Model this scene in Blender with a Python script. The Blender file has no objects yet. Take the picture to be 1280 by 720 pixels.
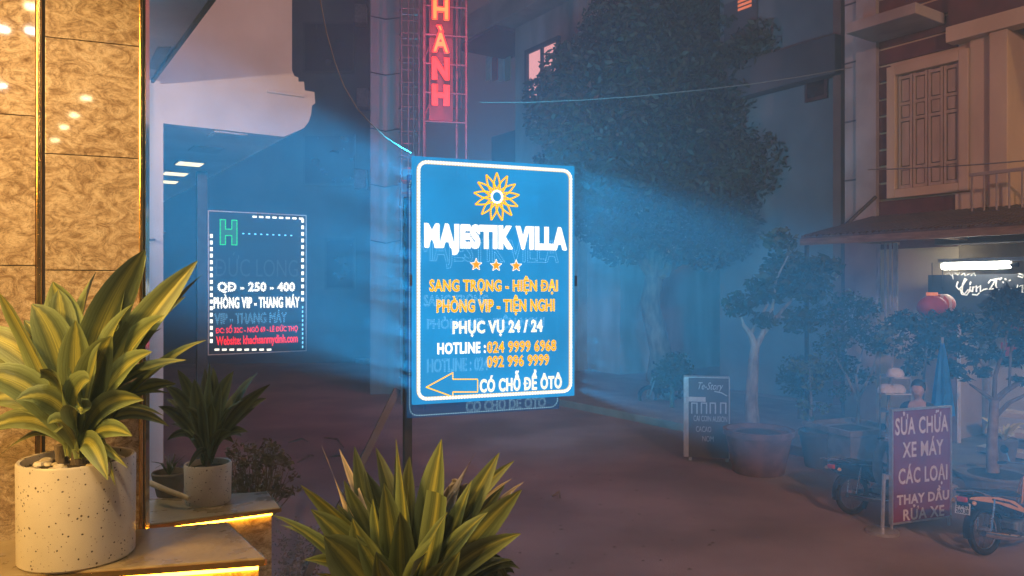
import bpy, bmesh, math, random
from mathutils import Vector, Matrix
random.seed(7)
R = math.radians
SC = bpy.context.scene
COL = SC.collection
EYE, HZ, FPX = 1.75, 360.0, 950.0
A = math.atan(640 / 950)                 # the street runs to a vanishing point left of the picture

# ------------------------------------------------------------------ camera
cam = bpy.data.objects.new('camera', bpy.data.cameras.new('camera'))
COL.objects.link(cam)
cam.location = (0, 0, EYE)
cam.rotation_euler = (R(90), 0, 0)
cam.data.sensor_width = 36
cam.data.lens = 36 * FPX / 1280
cam.data.clip_start = 0.05
cam.data.clip_end = 400
SC.camera = cam
# ------------------------------------------------------------------ world: city sky at night
W = bpy.data.worlds.new('World'); SC.world = W; W.use_nodes = True
wn = W.node_tree; wn.nodes.clear()
wo = wn.nodes.new('ShaderNodeOutputWorld'); wb = wn.nodes.new('ShaderNodeBackground')
sk = wn.nodes.new('ShaderNodeTexSky'); sk.sky_type = 'NISHITA'; sk.sun_disc = False
sk.sun_elevation = R(-4); sk.sun_rotation = R(200)
mx = wn.nodes.new('ShaderNodeMixRGB'); mx.blend_type = 'ADD'; mx.inputs[0].default_value = 1
mx.inputs[2].default_value = (0.72, 0.42, 0.42, 1)
wn.links.new(sk.outputs[0], mx.inputs[1]); wn.links.new(mx.outputs[0], wb.inputs[0])
wb.inputs[1].default_value = 0.10
wn.links.new(wb.outputs[0], wo.inputs[0])
# ------------------------------------------------------------------ render / view
SC.view_settings.view_transform = 'Standard'
SC.view_settings.look = 'None'
SC.view_settings.exposure = 0.0
SC.view_settings.gamma = 1
SC.cycles.use_denoising = True
SC.cycles.max_bounces = 6
SC.cycles.volume_bounces = 1
SC.cycles.sample_clamp_indirect = 4
SC.cycles.sample_clamp_direct = 0


def P(px, py, Y):
    return Vector(((px - 640) / FPX * Y, Y, EYE + (HZ - py) / FPX * Y))


def G(px, py, z=0.0):
    Y = (EYE - z) * FPX / (py - HZ)
    return Vector(((px - 640) / FPX * Y, Y, z))


def lamp(name, kind, loc, color, energy, size=0.01, target=None, angle=None, blend=0.5, parent=None, size_y=None):
    d = bpy.data.lights.new(name, kind); d.color = color; d.energy = energy
    if kind == 'AREA':
        d.size = size
        if size_y: d.shape = 'RECTANGLE'; d.size_y = size_y
    else: d.shadow_soft_size = size
    if kind == 'SPOT':
        d.spot_size = R(angle); d.spot_blend = blend
    o = bpy.data.objects.new(name, d); COL.objects.link(o); o.location = loc
    if target is not None:
        o.rotation_euler = (Vector(target) - Vector(loc)).to_track_quat('-Z', 'Y').to_euler()
    return o


def grid(u, v, z=0.0):
    ca, sa = math.cos(A), math.sin(A)
    return Vector((u * ca - v * sa, u * sa + v * ca, z))


# lamps of the place and added lights
BLUE = (0.02, 0.60, 1.0)
# added blue lights round the LED sign, shaping flare streaks and glow in haze
for k in range(15):
    py = 212 + k * 20
    lamp('flare_streak_light', 'SPOT', P(549, py, 4.145), BLUE, 2000 * (0.6, 1.4, 0.8, 1.3, 0.9)[k % 5], 0.03, P(330, py - 84, 3.85), 28, 1.0)
for k in range(22):
    py = 216 + k * 12.8
    lamp('flare_streak_light', 'SPOT', P(723, py, 4.33), BLUE, 1080 * (0.8, 1.15, 0.9, 1.2, 0.95)[k % 5], 0.05, P(960, py + 72, 3.95), 23, 1.0)
lb = lamp('flare_glow_light', 'AREA', P(610, 345, 4.62), BLUE, 200, 0.75, P(670, 250, 9.0), size_y=1.1); lb.data.spread = R(84)
# hotel canopy downlights (warm)
for v_ in (0.9, 2.2, 3.6):
    lamp('canopy_downlight_lamp', 'SPOT', grid(-0.35, v_, 3.14), (1.0, 0.71, 0.40), 68, 0.06, grid(-0.35, v_, 0), 150, 0.6)
lamp('porch_light_and_fill', 'POINT', grid(0.2, 8.3, 1.1), (1.0, 0.80, 0.70), 260, 0.08)  # unseen fill added to brighten the soffit like bounced light
lamp('entrance_lamp', 'AREA', (-2.6, 0.2, 2.9), (1.0, 0.55, 0.12), 115, 0.8, (-1.2, 2.6, 1.3))
# red neon
for pz in (10, 60, 130):
    lamp('neon_glow', 'POINT', P(552, pz, 10.3), (1.0, 0.05, 0.12), 48, 0.05)
# sodium street lamp beyond the right edge
lamp('street_lamp_and_fill', 'POINT', (7.2, 3.4, 5.6), (1.0, 0.55, 0.18), 150, 0.15)
lamp('street_lamp_and_fill', 'POINT', (3.4, -3.5, 5.5), (1.0, 0.48, 0.36), 2100, 0.2)  # unseen warm fill added behind the camera to tint road and walls
lamp('wall_fill_spot', 'SPOT', grid(-0.9, 4.3, 2.75), (1.0, 0.68, 0.46), 190, 0.06, grid(1.3, 5.86, 3.5), 100, 1.0)  # unseen spot added to brighten the white building's wall


# ------------------------------------------------------------------ materials
def lin(r, g, b):
    f = lambda c: (c / 255 / 12.92) if c / 255 <= 0.04045 else ((c / 255 + 0.055) / 1.055) ** 2.4
    return (f(r), f(g), f(b), 1)


MATS = {}


def mat(name, c1, c2=None, rough=0.7, metal=0.0, scale=6.0, bump=0.15, detail=6, rvar=0.15, coat=0.0, lo=0.35, hi=0.65, stretch=None, bscale=None, trans=0):
    if name in MATS: return MATS[name]
    m = bpy.data.materials.new(name); m.use_nodes = True; MATS[name] = m
    nt = m.node_tree; N = nt.nodes; L = nt.links
    b = N['Principled BSDF']
    c1 = tuple(c1) + ((1,) if len(c1) == 3 else ())
    c2 = c1 if c2 is None else tuple(c2) + ((1,) if len(c2) == 3 else ())
    tc = N.new('ShaderNodeTexCoord'); mp = N.new('ShaderNodeMapping'); L.new(tc.outputs['Object'], mp.inputs[0])
    if stretch: mp.inputs['Scale'].default_value = stretch
    no = N.new('ShaderNodeTexNoise'); no.inputs['Scale'].default_value = scale; no.inputs['Detail'].default_value = detail
    L.new(mp.outputs[0], no.inputs[0])
    cr = N.new('ShaderNodeValToRGB'); cr.color_ramp.elements[0].position = lo; cr.color_ramp.elements[1].position = hi
    cr.color_ramp.elements[0].color = c1; cr.color_ramp.elements[1].color = c2
    L.new(no.outputs[0], cr.inputs[0]); L.new(cr.outputs[0], b.inputs['Base Color'])
    mr = N.new('ShaderNodeMapRange'); mr.inputs[3].default_value = max(0.02, rough - rvar); mr.inputs[4].default_value = min(1, rough + rvar)
    L.new(no.outputs[0], mr.inputs[0]); L.new(mr.outputs[0], b.inputs['Roughness'])
    b.inputs['Metallic'].default_value = metal
    b.inputs['Coat Weight'].default_value = coat
    if bump:
        n2 = N.new('ShaderNodeTexNoise'); n2.inputs['Scale'].default_value = bscale or scale * 6; n2.inputs['Detail'].default_value = 4
        L.new(mp.outputs[0], n2.inputs[0])
        bp = N.new('ShaderNodeBump'); bp.inputs['Strength'].default_value = bump; bp.inputs['Distance'].default_value = 0.01
        L.new(n2.outputs[0], bp.inputs['Height']); L.new(bp.outputs[0], b.inputs['Normal'])
    return m


def emit(name, color, strength, sample=False, base=(0.04, 0.04, 0.04)):
    if name in MATS: return MATS[name]
    m = bpy.data.materials.new(name); m.use_nodes = True; MATS[name] = m
    b = m.node_tree.nodes['Principled BSDF']
    b.inputs['Base Color'].default_value = (*base, 1)
    b.inputs['Emission Color'].default_value = (*color, 1)
    b.inputs['Emission Strength'].default_value = strength
    m.cycles.emission_sampling = 'AUTO' if sample else 'NONE'
    return m


def acrylic(name, color, strength, clear):
    m = bpy.data.materials.new(name); m.use_nodes = True; MATS[name] = m
    nt = m.node_tree; N = nt.nodes; L = nt.links; b = N['Principled BSDF']
    b.inputs['Base Color'].default_value = (0.02, 0.06, 0.12, 1); b.inputs['Roughness'].default_value = 0.12
    tc = N.new('ShaderNodeTexCoord'); no = N.new('ShaderNodeTexNoise'); no.inputs['Scale'].default_value = 2.2; no.inputs['Detail'].default_value = 3
    L.new(tc.outputs['Object'], no.inputs[0]); mr = N.new('ShaderNodeMapRange'); mr.inputs[3].default_value = strength * 0.55; mr.inputs[4].default_value = strength * 1.45
    L.new(no.outputs[0], mr.inputs[0]); L.new(mr.outputs[0], b.inputs['Emission Strength'])
    b.inputs['Emission Color'].default_value = (*color, 1)
    tr = N.new('ShaderNodeBsdfTransparent'); tr.inputs[0].default_value = (0.75, 0.88, 1, 1); mi = N.new('ShaderNodeMixShader'); mi.inputs[0].default_value = clear
    L.new(b.outputs[0], mi.inputs[1]); L.new(tr.outputs[0], mi.inputs[2]); L.new(mi.outputs[0], N['Material Output'].inputs[0])
    m.cycles.emission_sampling = 'NONE'
    return m


def marble_mat():
    m = bpy.data.materials.new('marble'); m.use_nodes = True
    nt = m.node_tree; N = nt.nodes; L = nt.links; b = N['Principled BSDF']
    tc = N.new('ShaderNodeTexCoord')
    gi = N.new('ShaderNodeObjectInfo')
    va = N.new('ShaderNodeVectorMath'); va.operation = 'MULTIPLY_ADD'; va.inputs[1].default_value = (1, 1, 1)
    cb = N.new('ShaderNodeCombineXYZ'); mu = N.new('ShaderNodeMath'); mu.operation = 'MULTIPLY'; mu.inputs[1].default_value = 17
    L.new(gi.outputs['Random'], mu.inputs[0]); L.new(mu.outputs[0], cb.inputs[0]); L.new(mu.outputs[0], cb.inputs[2])
    L.new(tc.outputs['Object'], va.inputs[0]); L.new(cb.outputs[0], va.inputs[2])
    mp = N.new('ShaderNodeMapping'); mp.inputs['Scale'].default_value = (1, 1, 1.5); mp.inputs['Rotation'].default_value = (0, R(28), 0)
    L.new(va.outputs[0], mp.inputs[0])
    n1 = N.new('ShaderNodeTexNoise'); n1.inputs['Scale'].default_value = 13; n1.inputs['Detail'].default_value = 12; n1.inputs['Distortion'].default_value = 2.2; n1.inputs['Roughness'].default_value = 0.68
    n2 = N.new('ShaderNodeTexNoise'); n2.inputs['Scale'].default_value = 20; n2.inputs['Detail'].default_value = 9; n2.inputs['Roughness'].default_value = 0.6; n2.inputs['Distortion'].default_value = 3.2
    L.new(mp.outputs[0], n1.inputs[0]); L.new(mp.outputs[0], n2.inputs[0])
    r1 = N.new('ShaderNodeValToRGB'); e = r1.color_ramp.elements
    e[0].position = 0.30; e[0].color = (0.20, 0.115, 0.06, 1)
    e[1].position = 0.72; e[1].color = (0.70, 0.60, 0.48, 1)
    x = e.new(0.46); x.color = (0.40, 0.295, 0.20, 1)
    x = e.new(0.54); x.color = (0.55, 0.43, 0.31, 1)
    L.new(n1.outputs[0], r1.inputs[0])
    r2 = N.new('ShaderNodeValToRGB'); e2 = r2.color_ramp.elements
    e2[0].position = 0.0; e2[0].color = (0.92, 0.9, 0.88, 1); e2[1].position = 1.0; e2[1].color = (1, 1, 1, 1)
    for po, cc in ((0.455, 1.0), (0.485, 0.62), (0.497, 0.40), (0.51, 0.66), (0.54, 1.0), (0.585, 1.0), (0.60, 0.7), (0.615, 1.0), (0.39, 1.0), (0.40, 0.72), (0.41, 1.0)):
        x = e2.new(po); x.color = (cc, cc * 0.96, cc * 0.9, 1)
    L.new(n2.outputs[0], r2.inputs[0])
    mm = N.new('ShaderNodeMixRGB'); mm.blend_type = 'MULTIPLY'; mm.inputs[0].default_value = 0.8
    L.new(r1.outputs[0], mm.inputs[1]); L.new(r2.outputs[0], mm.inputs[2]); L.new(mm.outputs[0], b.inputs['Base Color'])
    b.inputs['Roughness'].default_value = 0.035
    b.inputs['Specular IOR Level'].default_value = 0.6
    return m


def leaf_mat(name, edge, mid, dry=False, seed=0.0):
    m = bpy.data.materials.new(name); m.use_nodes = True
    nt = m.node_tree; N = nt.nodes; L = nt.links; b = N['Principled BSDF']
    uv = N.new('ShaderNodeUVMap'); sp = N.new('ShaderNodeSeparateXYZ'); L.new(uv.outputs[0], sp.inputs[0])
    # distance from the midrib
    s = N.new('ShaderNodeMath'); s.operation = 'SUBTRACT'; s.inputs[1].default_value = 0.5; L.new(sp.outputs[0], s.inputs[0])
    ab = N.new('ShaderNodeMath'); ab.operation = 'ABSOLUTE'; L.new(s.outputs[0], ab.inputs[0])
    mp = N.new('ShaderNodeMapping'); mp.inputs['Scale'].default_value = (26, 1.2, 1); L.new(uv.outputs[0], mp.inputs[0])
    oi = N.new('ShaderNodeObjectInfo'); ad = N.new('ShaderNodeVectorMath'); ad.operation = 'ADD'
    L.new(mp.outputs[0], ad.inputs[0]); L.new(oi.outputs['Location'], ad.inputs[1])
    no = N.new('ShaderNodeTexNoise'); no.inputs['Scale'].default_value = 1.0; no.inputs['Detail'].default_value = 5
    L.new(ad.outputs[0], no.inputs[0])
    m2 = N.new('ShaderNodeMath'); m2.operation = 'MULTIPLY_ADD'; m2.inputs[1].default_value = 0.34; L.new(no.outputs[0], m2.inputs[0]); L.new(ab.outputs[0], m2.inputs[2])
    r = N.new('ShaderNodeValToRGB'); e = r.color_ramp.elements
    e[0].position = 0.15; e[0].color = (*mid, 1); e[1].position = 0.36; e[1].color = (*edge, 1)
    x = e.new(0.23); x.color = tuple(a * 0.45 + c * 0.55 for a, c in zip(mid, edge)) + (1,)
    x = e.new(0.64); x.color = tuple(min(1, c * 2.2 + 0.03) for c in edge) + (1,)
    L.new(m2.outputs[0], r.inputs[0])
    tp = N.new('ShaderNodeMath'); tp.operation = 'MULTIPLY_ADD'; tp.inputs[1].default_value = 0.16; L.new(no.outputs[0], tp.inputs[0]); L.new(sp.outputs[1], tp.inputs[2])
    tr_ = N.new('ShaderNodeValToRGB'); tr_.color_ramp.elements[0].position = 1.01; tr_.color_ramp.elements[0].color = (0, 0, 0, 1); tr_.color_ramp.elements[1].position = 1.06; tr_.color_ramp.elements[1].color = (1, 1, 1, 1)
    L.new(tp.outputs[0], tr_.inputs[0]); tm_ = N.new('ShaderNodeMixRGB'); tm_.inputs[2].default_value = (0.22, 0.14, 0.07, 1)
    L.new(tr_.outputs[0], tm_.inputs[0]); L.new(r.outputs[0], tm_.inputs[1]); L.new(tm_.outputs[0], b.inputs['Base Color'])
    b.inputs['Roughness'].default_value = 0.42 if not dry else 0.8
    bp = N.new('ShaderNodeBump'); bp.inputs['Strength'].default_value = 0.5; bp.inputs['Distance'].default_value = 0.003
    L.new(no.outputs[0], bp.inputs['Height']); L.new(bp.outputs[0], b.inputs['Normal'])
    return m


def terrazzo_mat():
    m = bpy.data.materials.new('terrazzo'); m.use_nodes = True
    nt = m.node_tree; N = nt.nodes; L = nt.links; b = N['Principled BSDF']
    tc = N.new('ShaderNodeTexCoord')
    no = N.new('ShaderNodeTexNoise'); no.inputs['Scale'].default_value = 9; L.new(tc.outputs['Object'], no.inputs[0])
    mixc = N.new('ShaderNodeVectorMath'); mixc.operation = 'MULTIPLY_ADD'; mixc.inputs[1].default_value = (0.03, 0.03, 0.03)
    L.new(no.outputs[1], mixc.inputs[0]); L.new(tc.outputs['Object'], mixc.inputs[2])
    col = None
    base = N.new('ShaderNodeValToRGB'); base.color_ramp.elements[0].color = (0.52, 0.46, 0.38, 1); base.color_ramp.elements[1].color = (0.70, 0.64, 0.55, 1)
    L.new(no.outputs[0], base.inputs[0]); last = base.outputs[0]
    for sc, th, c in ((62, 0.17, (0.07, 0.05, 0.04, 1)), (120, 0.17, (0.2, 0.12, 0.07, 1)), (38, 0.13, (0.1, 0.06, 0.03, 1))):
        vo = N.new('ShaderNodeTexVoronoi'); vo.inputs['Scale'].default_value = sc; L.new(mixc.outputs[0], vo.inputs['Vector'])
        lt = N.new('ShaderNodeMath'); lt.operation = 'LESS_THAN'; lt.inputs[1].default_value = th; L.new(vo.outputs['Distance'], lt.inputs[0])
        mi = N.new('ShaderNodeMixRGB'); mi.inputs[2].default_value = c
        wn_ = N.new('ShaderNodeSeparateXYZ'); L.new(vo.outputs['Color'], wn_.inputs[0])
        g = N.new('ShaderNodeMath'); g.operation = 'GREATER_THAN'; g.inputs[1].default_value = 0.55; L.new(wn_.outputs[0], g.inputs[0])
        mu = N.new('ShaderNodeMath'); mu.operation = 'MULTIPLY'; L.new(lt.outputs[0], mu.inputs[0]); L.new(g.outputs[0], mu.inputs[1])
        L.new(mu.outputs[0], mi.inputs[0]); L.new(last, mi.inputs[1]); last = mi.outputs[0]
    L.new(last, b.inputs['Base Color']); b.inputs['Roughness'].default_value = 0.38
    return m


MARBLE = marble_mat()
TERRAZZO = terrazzo_mat()
BRASS = mat('brass', (0.72, 0.42, 0.14), (0.85, 0.56, 0.22), 0.18, 1.0, 20, 0.05, rvar=0.08)
LEAFV = leaf_mat('variegated_leaf', (0.085, 0.115, 0.04), (0.46, 0.45, 0.09))
LEAFG = leaf_mat('green_leaf', (0.035, 0.05, 0.022), (0.11, 0.13, 0.045))
LEAFD = leaf_mat('dry_leaf', (0.30, 0.25, 0.20), (0.45, 0.38, 0.30), True)
SOIL = mat('soil', (0.03, 0.02, 0.012), (0.08, 0.05, 0.03), 0.95, 0, 30, 0.8)
PEBBLE = mat('pebble', (0.45, 0.38, 0.28), (0.7, 0.62, 0.5), 0.6, 0, 12, 0.1)
SLAB = mat('slab_stone', (0.24, 0.18, 0.10), (0.36, 0.28, 0.16), 0.3, 0, 9, 0.12)
WHITEWALL = mat('white_wall', (0.58, 0.54, 0.52), (0.68, 0.64, 0.62), 0.85, 0, 2.5, 0.08)
CANOPY = mat('canopy_soffit', (0.17, 0.13, 0.13), (0.24, 0.19, 0.18), 0.6, 0, 3, 0.05)
DARKMETAL = mat('dark_metal', (0.035, 0.035, 0.04), (0.06, 0.06, 0.065), 0.45, 0.6, 12, 0.1)
GREYMETAL = mat('grey_metal', (0.25, 0.25, 0.26), (0.36, 0.36, 0.36), 0.4, 0.8, 12, 0.1)
CHROME = mat('chrome', (0.7, 0.7, 0.7), (0.85, 0.85, 0.85), 0.12, 1.0, 12, 0, rvar=0.05)
CONCRETE = mat('concrete', (0.26, 0.22, 0.20), (0.40, 0.35, 0.32), 0.9, 0, 2.2, 0.35)
STAINED = mat('stained_plaster', (0.22, 0.20, 0.18), (0.50, 0.46, 0.42), 0.9, 0, 1.4, 0.3, stretch=(1.5, 1.5, 0.35), lo=0.3, hi=0.7)
DARKPL = mat('dark_plaster', (0.05, 0.05, 0.055), (0.10, 0.09, 0.095), 0.9, 0, 1.2, 0.3)
PALEBLUE = mat('pale_plaster', (0.12, 0.135, 0.14), (0.19, 0.20, 0.20), 0.9, 0, 1.0, 0.2)
MAROON = mat('maroon_paint', (0.085, 0.022, 0.022), (0.14, 0.04, 0.036), 0.6, 0, 5, 0.15)
CREAM = mat('cream_paint', (0.50, 0.38, 0.24), (0.62, 0.50, 0.34), 0.8, 0, 2.5, 0.15, stretch=(1, 1, 0.4))
SHUTTER = mat('shutter_wood', (0.40, 0.31, 0.22), (0.50, 0.40, 0.29), 0.6, 0, 5, 0.15, stretch=(4, 4, 0.6))
REDBR = mat('redbrown_paint', (0.20, 0.09, 0.065), (0.27, 0.13, 0.09), 0.8, 0, 3, 0.1)
GLASSD = mat('dark_glass', (0.01, 0.012, 0.015), (0.02, 0.022, 0.03), 0.08, 0, 3, 0, rvar=0.03)
ASPHALT = mat('asphalt', (0.17, 0.125, 0.115), (0.29, 0.215, 0.20), 0.72, 0, 0.9, 0.7, detail=12, bscale=85, lo=0.38, hi=0.62, rvar=0.3)
PAVING = mat('paving', (0.16, 0.13, 0.11), (0.24, 0.20, 0.17), 0.8, 0, 4, 0.4, bscale=60)
BARK = mat('bark', (0.10, 0.075, 0.055), (0.22, 0.17, 0.13), 0.95, 0, 14, 0.9, stretch=(1, 1, 0.3))
BARKW = mat('limewashed_bark', (0.14, 0.12, 0.11), (0.34, 0.31, 0.28), 0.95, 0, 14, 0.9, stretch=(1, 1, 0.3))
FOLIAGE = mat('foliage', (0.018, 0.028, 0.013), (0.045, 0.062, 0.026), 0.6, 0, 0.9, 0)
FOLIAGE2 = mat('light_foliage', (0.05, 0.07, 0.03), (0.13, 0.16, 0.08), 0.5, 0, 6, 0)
FOLIAGE3 = mat('pale_dry_foliage', (0.07, 0.055, 0.035), (0.14, 0.11, 0.07), 0.7, 0, 6, 0)
TERRACOTTA = mat('terracotta', (0.13, 0.06, 0.045), (0.22, 0.11, 0.08), 0.85, 0, 8, 0.3)
STONEPOT = mat('stone_pot', (0.16, 0.13, 0.10), (0.25, 0.20, 0.17), 0.85, 0, 8, 0.4)
RUBBER = mat('rubber', (0.012, 0.012, 0.012), (0.03, 0.028, 0.026), 0.8, 0, 10, 0.3)
BLACKPL = mat('black_plastic', (0.012, 0.012, 0.014), (0.022, 0.022, 0.025), 0.3, 0, 10, 0.03)
SEATV = mat('seat_vinyl', (0.015, 0.014, 0.013), (0.03, 0.028, 0.026), 0.5, 0, 30, 0.2)
ORANGEP = mat('orange_paint', (0.65, 0.30, 0.07), (0.72, 0.36, 0.10), 0.3, 0, 10, 0, coat=0.5)
YELLOWP = mat('yellow_paint', (0.75, 0.32, 0.02), (0.8, 0.38, 0.03), 0.25, 0, 10, 0, coat=0.5)
REDP = mat('red_sign_paint', (0.17, 0.008, 0.014), (0.24, 0.014, 0.022), 0.55, 0, 6, 0.05)
SIGNWHITE = mat('sign_letter_white', (0.62, 0.50, 0.42), (0.75, 0.62, 0.52), 0.6, 0, 20, 0)
ALU = mat('aluminium', (0.5, 0.48, 0.45), (0.62, 0.6, 0.57), 0.35, 0.7, 20, 0.05)
PLATEW = mat('plate_white', (0.75, 0.73, 0.68), (0.82, 0.8, 0.75), 0.4, 0, 10, 0)
INK = mat('black_ink', (0.01, 0.01, 0.01), None, 0.6, 0, 10, 0)
CABLE_L = mat('pale_cable', (0.14, 0.13, 0.12), (0.2, 0.18, 0.16), 0.5, 0, 20, 0)
WHITEOBJ = mat('white_cloth', (0.62, 0.60, 0.56), (0.75, 0.72, 0.68), 0.8, 0, 12, 0.2)
BLUECLOTH = mat('blue_cloth', (0.02, 0.16, 0.42), (0.03, 0.24, 0.58), 0.75, 0, 8, 0.3)
REDLANT = mat('red_lantern', (0.45, 0.02, 0.02), (0.6, 0.04, 0.03), 0.6, 0, 10, 0.1)
WOOD = mat('wood', (0.16, 0.09, 0.05), (0.26, 0.16, 0.09), 0.6, 0, 8, 0.2, stretch=(1, 6, 6))
SKIN = mat('skin', (0.42, 0.24, 0.16), (0.5, 0.3, 0.2), 0.55, 0, 10, 0.05)
JACKET = mat('jacket_cloth', (0.015, 0.02, 0.035), (0.03, 0.035, 0.05), 0.85, 0, 20, 0.3)
SHIRT = mat('shirt_cloth', (0.5, 0.4, 0.33), (0.58, 0.47, 0.4), 0.85, 0, 20, 0.3)
TROUSER = mat('trouser_cloth', (0.03, 0.03, 0.035), (0.05, 0.05, 0.055), 0.9, 0, 20, 0.3)
HAIR = mat('hair', (0.01, 0.008, 0.006), (0.02, 0.015, 0.012), 0.5, 0, 60, 0.3)
LEDW = emit('led_white', (1.0, 0.93, 0.78), 1.7)
LEDWF = emit('led_letter_white', (1.0, 0.90, 0.72), 1.1)
LEDO = emit('led_orange', (1.0, 0.58, 0.0), 1.9)
LEDOF = emit('led_letter_orange', (1.0, 0.32, 0.0), 1.3)
LEDR = emit('led_red', (1.0, 0.0, 0.0), 1.3)
LEDRF = emit('led_letter_red', (1.0, 0.02, 0.015), 0.8)
LEDG = emit('led_green', (0.02, 0.9, 0.12), 1.1)
LEDREFL = emit('led_reflection', (0.45, 0.85, 1.0), 1.1)
LEDDIM2 = emit('led_faint_and_reflection', (0.30, 0.70, 1.0), 1.5)
PANELBLUE = acrylic('sign_acrylic_glow', (0.0, 0.34, 0.74), 0.95, 0.25)  # its emission stands in for the blue glow over the clear panel
REFLBLUE = acrylic('sign_reflection', (0.0, 0.27, 0.70), 0.3, 0.75)
PANELDARK = mat('sign_acrylic_dark', (0.012, 0.014, 0.022), (0.018, 0.02, 0.03), 0.6, 0, 4, 0)
NEONO = emit('neon_orange', (1.0, 0.25, 0.02), 2.0)
NEONR = emit('neon_red', (1.0, 0.03, 0.0), 1.6)
STRIP = emit('warm_led_strip', (1.0, 0.42, 0.02), 34, True)
TUBE = emit('fluorescent_tube', (1.0, 0.97, 0.82), 34, True)
DOWNL = emit('downlight_diffuser', (1.0, 0.80, 0.42), 1.6)
DOWNOFF = mat('downlight_off', (0.5, 0.48, 0.46), None, 0.4, 0, 10, 0)
WINLIT = emit('lit_window', (1.0, 0.42, 0.40), 1.1)
WINORANGE = emit('lit_window_orange', (1.0, 0.22, 0.08), 0.9)
SHOPWALL = mat('shop_wall', (0.55, 0.53, 0.46), (0.66, 0.64, 0.56), 0.7, 0, 4, 0.05)


# ------------------------------------------------------------------ mesh helpers
class MB:
    def __init__(s): s.v = []; s.f = []; s.uv = None; s.mi = []

    def box(s, x0, y0, z0, x1, y1, z1):
        n = len(s.v)
        s.v += [(x, y, z) for z in (z0, z1) for y in (y0, y1) for x in (x0, x1)]
        s.f += [tuple(n + i for i in q) for q in ((0, 2, 3, 1), (4, 5, 7, 6), (0, 1, 5, 4), (2, 6, 7, 3), (0, 4, 6, 2), (1, 3, 7, 5))]
        return s

    def prism(s, pts, vec):
        """closed polygon of 3-D points extruded by vec"""
        n = len(s.v); k = len(pts); vec = Vector(vec)
        s.v += [tuple(Vector(p)) for p in pts] + [tuple(Vector(p) + vec) for p in pts]
        s.f.append(tuple(n + i for i in range(k))); s.f.append(tuple(n + k + i for i in reversed(range(k))))
        for i in range(k):
            j = (i + 1) % k
            s.f.append((n + i, n + j, n + k + j, n + k + i))
        return s

    def tube(s, pts, r, n=8, cap=True):
        pts = [Vector(p) for p in pts]
        rr = r if isinstance(r, (list, tuple)) else [r] * len(pts)
        base = len(s.v); prev = None
        for i, p in enumerate(pts):
            t = (pts[min(i + 1, len(pts) - 1)] - pts[max(i - 1, 0)]).normalized()
            if prev is None:
                a = t.orthogonal().normalized()
            else:
                a = (prev - t * prev.dot(t)); a = a.normalized() if a.length > 1e-6 else t.orthogonal().normalized()
            prev = a; b = t.cross(a)
            for k in range(n):
                th = 2 * math.pi * k / n
                s.v.append(tuple(p + (a * math.cos(th) + b * math.sin(th)) * rr[i]))
        for i in range(len(pts) - 1):
            for k in range(n):
                k2 = (k + 1) % n
                s.f.append((base + i * n + k, base + i * n + k2, base + (i + 1) * n + k2, base + (i + 1) * n + k))
        if cap:
            s.f.append(tuple(base + k for k in reversed(range(n))))
            s.f.append(tuple(base + (len(pts) - 1) * n + k for k in range(n)))
        return s

    def lathe(s, prof, n=32, c=(0, 0, 0), ax='z'):
        base = len(s.v)
        for (r, h) in prof:
            for k in range(n):
                th = 2 * math.pi * k / n
                x, y = r * math.cos(th), r * math.sin(th)
                p = (x, y, h) if ax == 'z' else ((x, h, y) if ax == 'y' else (h, x, y))
                s.v.append((c[0] + p[0], c[1] + p[1], c[2] + p[2]))
        for i in range(len(prof) - 1):
            for k in range(n):
                k2 = (k + 1) % n
                s.f.append((base + i * n + k, base + i * n + k2, base + (i + 1) * n + k2, base + (i + 1) * n + k))
        s.f.append(tuple(base + k for k in reversed(range(n))))
        s.f.append(tuple(base + (len(prof) - 1) * n + k for k in range(n)))
        return s

    def bead(s, p, r):
        n = len(s.v); x, y, z = p
        s.v += [(x + r, y, z), (x - r, y, z), (x, y, z + r), (x, y, z - r), (x, y - r, z), (x, y + r * .3, z)]
        for a, b in ((0, 2), (2, 1), (1, 3), (3, 0)):
            s.f.append((n + 4, n + a, n + b)); s.f.append((n + 5, n + b, n + a))
        return s

    def quad(s, a, b, c, d):
        n = len(s.v); s.v += [tuple(a), tuple(b), tuple(c), tuple(d)]; s.f.append((n, n + 1, n + 2, n + 3)); return s

    def build(s, name, m, parent=None, smooth=False, bevel=0, kind=None, label=None, loc=None, rz=None):
        me = bpy.data.meshes.new(name); me.from_pydata(s.v, [], s.f); me.update()
        if s.uv:
            ul = me.uv_layers.new(name='UVMap')
            for lp in me.loops: ul.data[lp.index].uv = s.uv[lp.vertex_index]
        bm = bmesh.new(); bm.from_mesh(me); bmesh.ops.recalc_face_normals(bm, faces=bm.faces); bm.to_mesh(me); bm.free()
        if smooth:
            for p in me.polygons: p.use_smooth = True
            try: me.set_sharp_from_angle(angle=R(40))
            except Exception: pass
        me.materials.append(m)
        o = bpy.data.objects.new(name, me); COL.objects.link(o)
        if parent is not None: o.parent = parent
        if bevel:
            b = o.modifiers.new('bevel', 'BEVEL'); b.width = bevel; b.segments = 2; b.limit_method = 'ANGLE'
        if kind: o['kind'] = kind
        if label: o['label'] = label
        if loc is not None: o.location = loc
        if rz is not None: o.rotation_euler = (0, 0, rz)
        return o


def thing(name, label, cat, loc=(0, 0, 0), rz=0, group=None):
    o = bpy.data.objects.new(name, None); COL.objects.link(o)
    o.empty_display_size = 0.1
    o.location = loc; o.rotation_euler = (0, 0, rz); o['label'] = label; o['category'] = cat
    if group: o['group'] = group
    return o


def tag(o, label, cat, group=None):
    o['label'] = label; o['category'] = cat
    if group: o['group'] = group
    return o


def struct(o): o['kind'] = 'structure'; return o


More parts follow.
